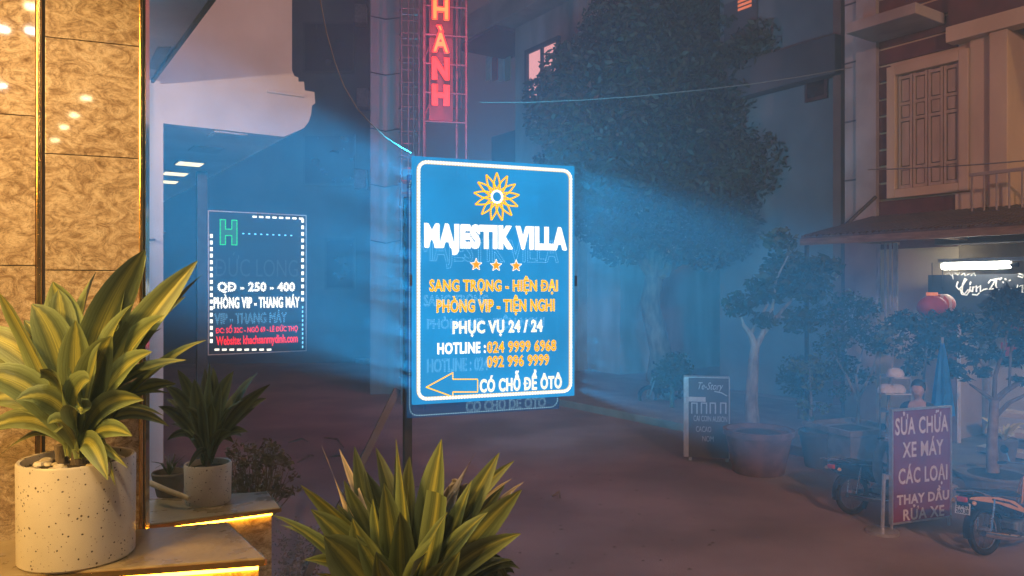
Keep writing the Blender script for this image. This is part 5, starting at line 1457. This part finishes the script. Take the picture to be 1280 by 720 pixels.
def motorbike(label, loc, rz, panel, accent, plate=None, rack=False):
    t = thing('motorbike', label, 'motorbike', loc, rz)
    Rw = 0.285; wb_ = 1.22
    for cx_, nm in ((0, 'rear'), (wb_, 'front')):
        w = MB().tube(arc(Rw - 0.038, 0, 360, 36, (cx_, Rw)), 0.038, 10, cap=False).build('wheel', RUBBER, t, smooth=True)
        MB().tube(arc(Rw - 0.074, 0, 360, 36, (cx_, Rw)), 0.010, 8, cap=False).build('rim', CHROME, w, smooth=True)
        s_ = MB()
        for k in range(18):
            a = 2 * math.pi * k / 18; yo = 0.025 if k % 2 else -0.025
            s_.tube([(cx_ + .03 * math.cos(a), yo, Rw + .03 * math.sin(a)), (cx_ + (Rw - .078) * math.cos(a + .25), 0, Rw + (Rw - .078) * math.sin(a + .25))], 0.0022, 4)
        s_.build('spokes', CHROME, w)
        MB().lathe([(0.02, -0.06), (0.05, -0.045), (0.055, 0.0), (0.05, 0.045), (0.02, 0.06)], 16, (cx_, 0, Rw), 'y').build('hub', GREYMETAL, w, smooth=True)
    # fenders
    for c_, a0, a1 in ((0, 20, 190), (wb_, 10, 165)):
        mb = MB(); pts = arc(Rw + 0.025, a0, a1, 16, (c_, Rw))
        n0 = len(mb.v)
        for x, y, z in pts:
            for yy, dr in ((-0.058, -0.03), (-0.045, 0.0), (0.0, 0.012), (0.045, 0.0), (0.058, -0.03)):
                d_ = Vector((x - c_, 0, z - Rw)).normalized() * dr
                mb.v.append((x + d_.x, yy, z + d_.z))
        for i in range(16):
            for j in range(4): k = i * 5 + j; mb.f.append((k, k + 1, k + 6, k + 5))
        o = mb.build('fender', BLACKPL, t, smooth=True); so_ = o.modifiers.new('s', 'SOLIDIFY'); so_.thickness = 0.004
    # shocks
    for s_ in (-1, 1):
        sh_ = MB().tube([(0.0, s_ * 0.085, Rw), (0.10, s_ * 0.10, 0.66)], 0.013, 8).build('shock_absorber', CHROME, t, smooth=True)
        sp2 = [(0.02 + .08 * i / 60 + .018 * math.cos(i * .9), s_ * (0.09) + .018 * math.sin(i * .9), Rw + 0.1 + .26 * i / 60) for i in range(61)]
        MB().tube(sp2, 0.0045, 5).build('spring', CHROME, sh_)
        MB().tube([(wb_, s_ * 0.075, Rw), (wb_ - 0.10, s_ * 0.07, 0.62), (wb_ - 0.17, s_ * 0.05, 0.84)], [0.018, 0.022, 0.018], 8).build('fork_leg', GREYMETAL, t, smooth=True)
    # swing arm, engine, exhaust, chain case
    MB().box(0.0, 0.075, Rw - .03, 0.46, 0.105, Rw + .035).build('chain_case', BLACKPL, t, bevel=0.012)
    en = MB().box(0.42, -0.11, 0.20, 0.78, 0.11, 0.36).build('engine', GREYMETAL, t, bevel=0.03)
    MB().lathe([(0.085, -0.14), (0.095, -0.12), (0.095, 0.12), (0.085, 0.14)], 18, (0.55, 0, 0.28), 'y').build('crankcase', GREYMETAL, en, smooth=True)
    MB().tube([(0.80, -0.06, 0.26), (0.86, -0.10, 0.18), (0.6, -0.13, 0.15), (0.35, -0.145, 0.19), (-0.02, -0.15, 0.26), (-0.22, -0.155, 0.31)], [0.016, 0.016, 0.018, 0.038, 0.042, 0.034], 12).build('exhaust', CHROME, t, smooth=True)
    # underbone body
    mb = MB(); slab(mb, [(-0.30, 0.66), (-0.18, 0.56), (0.12, 0.50), (0.42, 0.40), (0.60, 0.38), (0.66, 0.46), (0.55, 0.60), (0.30, 0.66), (-0.10, 0.71), (-0.30, 0.74)], -0.085, 0.085)
    mb.build('tail_body', BLACKPL, t, bevel=0.03, smooth=True)
    for s_ in (-1, 1):
        y0, y1 = (0.087, 0.100) if s_ > 0 else (-0.100, -0.087)
        mb = MB(); slab(mb, [(-0.33, 0.705), (-0.12, 0.655), (0.16, 0.60), (0.44, 0.50), (0.62, 0.44), (0.63, 0.49), (0.46, 0.60), (0.18, 0.675), (-0.12, 0.715), (-0.28, 0.725)], y0, y1)
        pn = mb.build('side_panel', panel, t, bevel=0.006)
        yy = (0.1005, 0.103) if s_ > 0 else (-0.103, -0.1005)
        mb = MB(); slab(mb, [(0.05, 0.655), (0.36, 0.575), (0.50, 0.515), (0.50, 0.53), (0.36, 0.60), (0.06, 0.672)], *yy); mb.build('stripe', BLACKPL, pn)
    mb = MB(); slab(mb, [(-0.30, 0.745), (-0.10, 0.725), (0.20, 0.69), (0.44, 0.655), (0.56, 0.63), (0.60, 0.66), (0.46, 0.72), (0.22, 0.735), (0.0, 0.785), (-0.26, 0.80)], -0.115, 0.115)
    mb.build('seat', SEATV, t, bevel=0.035, smooth=True)
    # leg shield and front cowl
    mb = MB()
    for s_ in (-1, 1):
        mb = MB(); mb.prism([(0.74, s_ * 0.10, 0.26), (0.90, s_ * 0.21, 0.36), (0.98, s_ * 0.23, 0.60), (0.98, s_ * 0.15, 0.80), (0.90, s_ * 0.06, 0.84), (0.82, s_ * 0.05, 0.55)], (0.025, 0, 0))
        mb.build('leg_shield', accent, t, bevel=0.008)
    MB().box(0.62, -0.055, 0.36, 0.98, 0.055, 0.52).build('down_tube_cover', BLACKPL, t, bevel=0.03)
    MB().tube([(0.93, 0, 0.52), (1.0, 0, 0.72), (1.0, 0, 0.92)], [0.055, 0.07, 0.05], 10).build('steering_column', accent, t, smooth=True)
    hl = MB().lathe([(0.03, -0.09), (0.085, -0.05), (0.095, 0.03), (0.07, 0.07), (0.01, 0.085)], 20, (1.05, 0, 0.95), 'x').build('headlight_cowl', accent, t, smooth=True)
    MB().lathe([(0.078, 0.045), (0.06, 0.078), (0.01, 0.09)], 18, (1.054, 0, 0.95), 'x').build('headlight', GLASSD, hl, smooth=True)
    hb2 = MB().tube([(0.86, 0.34, 0.98), (0.90, 0.24, 0.99), (0.98, 0.10, 0.98), (0.98, -0.10, 0.98), (0.90, -0.24, 0.99), (0.86, -0.34, 0.98)], 0.012, 8).build('handlebar', CHROME, t, smooth=True)
    for s_ in (-1, 1):
        MB().tube([(0.86, s_ * .35, .98), (0.892, s_ * .25, .99)], 0.018, 8).build('grip', RUBBER, hb2)
        MB().tube([(0.91, s_ * .22, .99), (0.93, s_ * .27, 1.12)], 0.005, 6).build('mirror_stem', CHROME, hb2)
        MB().lathe([(0.02, -.012), (0.055, -.006), (0.05, .006), (0.02, .01)], 16, (0.93, s_ * .29, 1.15), 'x').build('mirror', BLACKPL, hb2, smooth=True)
    # rear light, plate, footpegs, stand
    MB().box(-0.345, -0.06, 0.66, -0.30, 0.06, 0.72).build('tail_light', REDLANT, t, bevel=0.012)
    for s_ in (-1, 1): MB().lathe([(0.005, -.03), (0.028, 0), (0.02, .02)], 10, (-0.30, s_ * 0.13, 0.66), 'x').build('indicator', ORANGEP, t, smooth=True)
    mb = MB(); mb.prism([(-0.345, -0.095, 0.52), (-0.345, 0.095, 0.52), (-0.315, 0.095, 0.65), (-0.315, -0.095, 0.65)], (0.004, 0, 0))
    if plate:
        pl_ = mb.build('number_plate', PLATEW, t)
        for k, ln_ in enumerate(plate):
            m2, _ = text_fit(ln_, -0.08, 0.59 - k * .06, 0.08, 0.64 - k * .06, 0.0, th=0.001, offset=0.01)
            # face -x: map local x -> -y (reads from behind)
            m2.v = [(-0.3475 + (z - 0.52) * (0.03 / 0.13) + (0.0 if abs(y) < 1e-6 else -0.0015) - .001, -x, z) for x, y, z in m2.v]
            m2.build('plate_lettering', INK, pl_)
        MB().box(-0.335, -0.07, 0.62, -0.30, 0.07, 0.665).build('plate_bracket', BLACKPL, t)
    mb = MB(); mb.tube([(0.52, -0.24, 0.24), (0.52, 0.24, 0.24)], 0.014, 8).tube([(0.30, -0.2, 0.28), (0.30, 0.2, 0.28)], 0.011, 8); mb.build('footpegs', RUBBER, t)
    mb = MB(); mb.tube([(0.40, 0.10, 0.22), (0.36, 0.17, 0.01)], 0.012, 8); mb.build('side_stand', DARKMETAL, t)
    mb = MB(); mb.tube([(0.05, -0.11, 0.70), (-0.25, -0.11, 0.80), (-0.36, -0.06, 0.80), (-0.36, 0.06, 0.80), (-0.25, 0.11, 0.80), (0.05, 0.11, 0.70)], 0.011, 8); mb.build('grab_rail', CHROME, t, smooth=True)
    if rack:
        mb = MB()
        for yy in (-.09, 0, .09): mb.tube([(-0.42, yy, .80), (-0.05, yy, .80)], .007, 6)
        mb.build('rear_rack', CHROME, t)
    t.rotation_euler = (R(-6), 0, rz)
    t['real_size'] = 1
    return t


g1 = G(1067, 643)
motorbike('black motorbike with chrome shocks parked left of the red repair sign', g1, R(18), BLACKPL, BLACKPL, None, True)
g2 = G(1233, 694)
motorbike('black and orange motorbike with number plate at the lower right corner', g2, R(23), ORANGEP, YELLOWP, ('39-L1', '260.38'))
# dim scooter far off
g3 = G(858, 506)
motorbike('dim motorbike parked beside the leaning trunk far down the street', g3, R(200), BLACKPL, DARKPL, None)

# ------------------------------------------------------------------ cafe board
FCB = Frame(*P(855, 360, 7.7).xy, R(-12))
cbd = thing('cafe_board', 'dark cafe board with pale edge and small pale writing near the round planter', 'sign', (FCB.o[0], FCB.o[1], 0), FCB.a)
a0, zt_ = FCB.t(861, 472); a1 = FCB.t(911); zb2_ = FCB.t(861, 571)[1]
MB().box(a0, 0, zb2_, a1, 0.12, zt_).build('board', mat('board_dark', (0.05, 0.04, 0.045), (0.075, 0.06, 0.06), 0.5, 0, 5, 0.05), cbd)
e = MB(); e.box(a0 - .05, -.003, zb2_, a0 - .002, .122, zt_).box(a1 + .001, -.004, zb2_, a1 + .010, .124, zt_ + .01).box(a0 - .05, -.004, zt_ + .001, a1, .124, zt_ + .010)
e.build('frame', ALU, cbd)
GREYINK = mat('chalk', (0.42, 0.36, 0.34), (0.5, 0.45, 0.42), 0.7, 0, 20, 0)
def cb_(txt, l, t, r, b_, sh=0.0, off=0.0):
    xm = (l + r) / 2
    mb, _ = text_fit(txt, FCB.t(l), FCB.t(xm, b_)[1], FCB.t(r), FCB.t(xm, t)[1], -0.001, th=0.002, offset=off, shear=sh); mb.build('lettering', GREYINK, cbd)
cb_('Te-Story', 873, 478, 904, 490, 0.4); cb_('CAI COIN AUSION', 867, 520, 909, 527); cb_('CACAO', 870, 533, 889, 540); cb_('NOM', 878, 545, 892, 552)
x_, z_ = FCB.t(862, 500); MB().box(a0 - .03, -.004, FCB.t(870, 502)[1], FCB.t(882), -.0005, FCB.t(870, 496)[1]).build('white_label', GREYINK, cbd, bevel=0.002)
for px in (864, 876, 887, 900):
    f = MB(); l, r = FCB.t(px), FCB.t(px + 8); t_, b_ = FCB.t(px, 503)[1], FCB.t(px, 517)[1]; w_ = 0.012
    f.box(l, -.004, b_, l + w_, -.0005, t_).box(r - w_, -.004, b_, r, -.0005, t_).box(l + w_, -.004, t_ - w_, r - w_, -.0005, t_)
    f.build('picture_frame', GREYINK, cbd)
MB().tube([(FCB.t(893), -.003, FCB.t(893, 489)[1]), (FCB.t(902), -.003, FCB.t(902, 491)[1]), (FCB.t(909), -.003, FCB.t(909, 495)[1])], .006, 5).build('swoosh', GREYINK, cbd)
for t_ in (a0 + .0, a1 - .03): MB().box(t_, .03, 0, t_ + .03, .06, zb2_ - .001).build('leg', ALU, cbd)

# ------------------------------------------------------------------ lit house front in the centre distance
FO = Frame(*P(735, 360, 17.0).xy, R(2))
hf = thing('villa_front', 'dim pale villa front with four small lights and arched door behind the tree trunk', 'house', (FO.o[0], FO.o[1], 0), FO.a)
MB().box(FO.t(725), 0, 0, FO.t(905), 0.3, 3.4).build('wall', DARKPL, hf)
MB().box(FO.t(725), -1.0, FO.t(800, 313)[1], FO.t(905), -0.002, FO.t(800, 300)[1]).build('porch_roof', CONCRETE, hf)
for px in (749, 794, 819, 845):
    t_ = FO.t(px, None, -0.9); z_ = FO.t(px, 320, -0.9)[1]
    MB().lathe([(0.075, -0.04), (0.075, 0.04)], 14, (t_, -0.9, z_)).build('porch_light', emit('porch_light_and_fill', (1.0, 0.85, 0.6), 7), hf)
for a_, b_ in ((780, 788), (806, 812), (832, 838), (850, 856)):
    MB().box(FO.t(a_), -0.12, 0, FO.t(b_), -0.002, FO.t(a_, 352)[1]).build('pilaster', PALEBLUE, hf)
dr_ = MB(); c_ = FO.t(797); w_ = 0.16
pts = [(c_ - w_, 0.05)] + [(c_ + w_ * math.cos(R(a)), 1.9 + .16 * math.sin(R(a))) for a in range(180, -1, -20)] + [(c_ + w_, 0.05)]
dr_.prism([(x, -0.05, z) for x, z in pts], (0, 0.045, 0)); dr_.build('door', PALEBLUE, hf)
mb = MB()
for i in range(16):
    for j in range(8):
        if (i + j) % 2: x_ = FO.t(812) + i * .035; z_ = FO.t(812, 348)[1] + j * .055; mb.box(x_, -0.06, z_, x_ + .03, -.003, z_ + .05)
mb.build('lattice', WHITEWALL, hf, kind='stuff')
for a_, b_, tx_ in ((791, 802, '3E'), (808, 818, 'H')):
    w = MB().box(FO.t(a_), -0.09, FO.t(a_, 447)[1], FO.t(b_), -0.052, FO.t(a_, 424)[1]).build('lit_panel', emit('sign_panel_dim', (1.0, .6, .4), 0.10), hf)
    mb, _ = text_fit(tx_, FO.t(a_ + 1), FO.t(a_, 443)[1], FO.t(b_ - 1), FO.t(a_, 428)[1], -0.091, th=.006, offset=.03); mb.build('lettering', emit('sign_glow_text', (1.0, .62, .35), 2.4), w)
# boundary row of dark foliage and parked clutter at mid distance
for k, (px, py, Y, r) in enumerate(((840, 470, 10.5, 24), (1000, 470, 9.6, 30))):
    b = G(px, 360 + 950 * 1.75 / Y)
    t = thing('round_bush', ['dark rounded bush beside the dim parked motorbike', 'dark bush behind the pale trunked planter tree'][k], 'shrub', b)
    MB().tube([(0, 0, 0), (0, 0, .5)], .03, 6).build('trunk', BARK, t)
    mb = MB(); rr = r / FPX * Y
    for _ in range(6): clump_leaves(mb, (random.uniform(-.4, .4) * rr, random.uniform(-.4, .4) * rr, .55 + random.uniform(-.3, .3) * rr + rr * .3), (rr * .8, rr * .8, rr * .7), 260, .07)
    mb.build('crown', FOLIAGE, t)

# ------------------------------------------------------------------ wires
def wire(label, pts, r, m):
    o = MB().tube(pts, r, 6).build('cable', m); at_origin(o, pts[0]); tag(o, label, 'cable'); return o
def sag(a, b, s, n=24):
    return [a.lerp(b, i / n) - Vector((0, 0, s * 4 * (i / n) * (1 - i / n))) for i in range(n + 1)]
cpx = [(396, -40), (401, 4), (408, 40), (418, 76), (430, 108), (446, 135), (462, 153), (480, 170), (498, 182), (514, 191)]
wire('pale cable hanging from above down to the top of the big LED sign', [P(x, y, 3.7 + i * 0.045) for i, (x, y) in enumerate(cpx)], 0.0032, CABLE_L)
wire('thin pale wire crossing in front of the central tree', [P(x, y, 9.3) for x, y in ((600, 128), (660, 128), (730, 125), (800, 120), (870, 113), (940, 105), (1000, 96), (1056, 86), (1110, 76), (1200, 55))], 0.0055, CABLE_L)
wire('thin dark wire crossing below the shuttered window', sag(P(1085, 212, 7.8), P(1330, 196, 6.5), 0.02), 0.006, CABLE_L)
wire('short dark wires at the left behind the marble pillar', sag(P(186, 300, 5.0), P(206, 290, 6.2), 0.02), 0.008, DARKMETAL)

# ------------------------------------------------------------------ haze
hzb = MB().box(-45, -10, -1, 40, 46, 14.5)
hm = bpy.data.materials.new('haze'); hm.use_nodes = True; hn = hm.node_tree; hn.nodes.clear()
ho = hn.nodes.new('ShaderNodeOutputMaterial'); pv = hn.nodes.new('ShaderNodeVolumePrincipled')
pv.inputs['Color'].default_value = (0.42, 0.72, 1.0, 1); pv.inputs['Density'].default_value = 0.028; HAZE = 0.022; pv.inputs['Anisotropy'].default_value = 0.0
hn.links.new(pv.outputs[0], ho.inputs['Volume'])
hz = hzb.build('haze', hm); hz['kind'] = 'stuff'

# ------------------------------------------------------------------ true scale: the street lies K times farther and larger; the terrace with ledges, pots and pillar is lifted to the same eye level
K = 3.2 / EYE; LIFT = 3.2 - EYE
NEAR = {'marble_pillar', 'stone_ledge', 'potted_plant', 'bamboo_stick', 'dry_shrub'}
near_lamps = {'canopy_downlight_lamp', 'entrance_lamp'}
for o in list(SC.objects):
    if o.parent is not None: continue
    nm = o.name.split('.')[0]
    if nm == 'camera' or nm in NEAR or nm in near_lamps:
        o.location.z += LIFT; continue
    o.location = o.location * K
    if 'real_size' in o:
        del o['real_size']; continue
    if o.type == 'LIGHT':
        o.data.energy *= K * K
        if o.data.type == 'AREA': o.data.size *= K; o.data.size_y *= K
        continue
    o.scale = o.scale * K
hm.node_tree.nodes['Principled Volume'].inputs['Density'].default_value = HAZE / K
tb = MB().box(-8, -6, 0, 1.2, 2.9, LIFT)
struct(tb.build('terrace', PAVING, rz=R(21.8)))
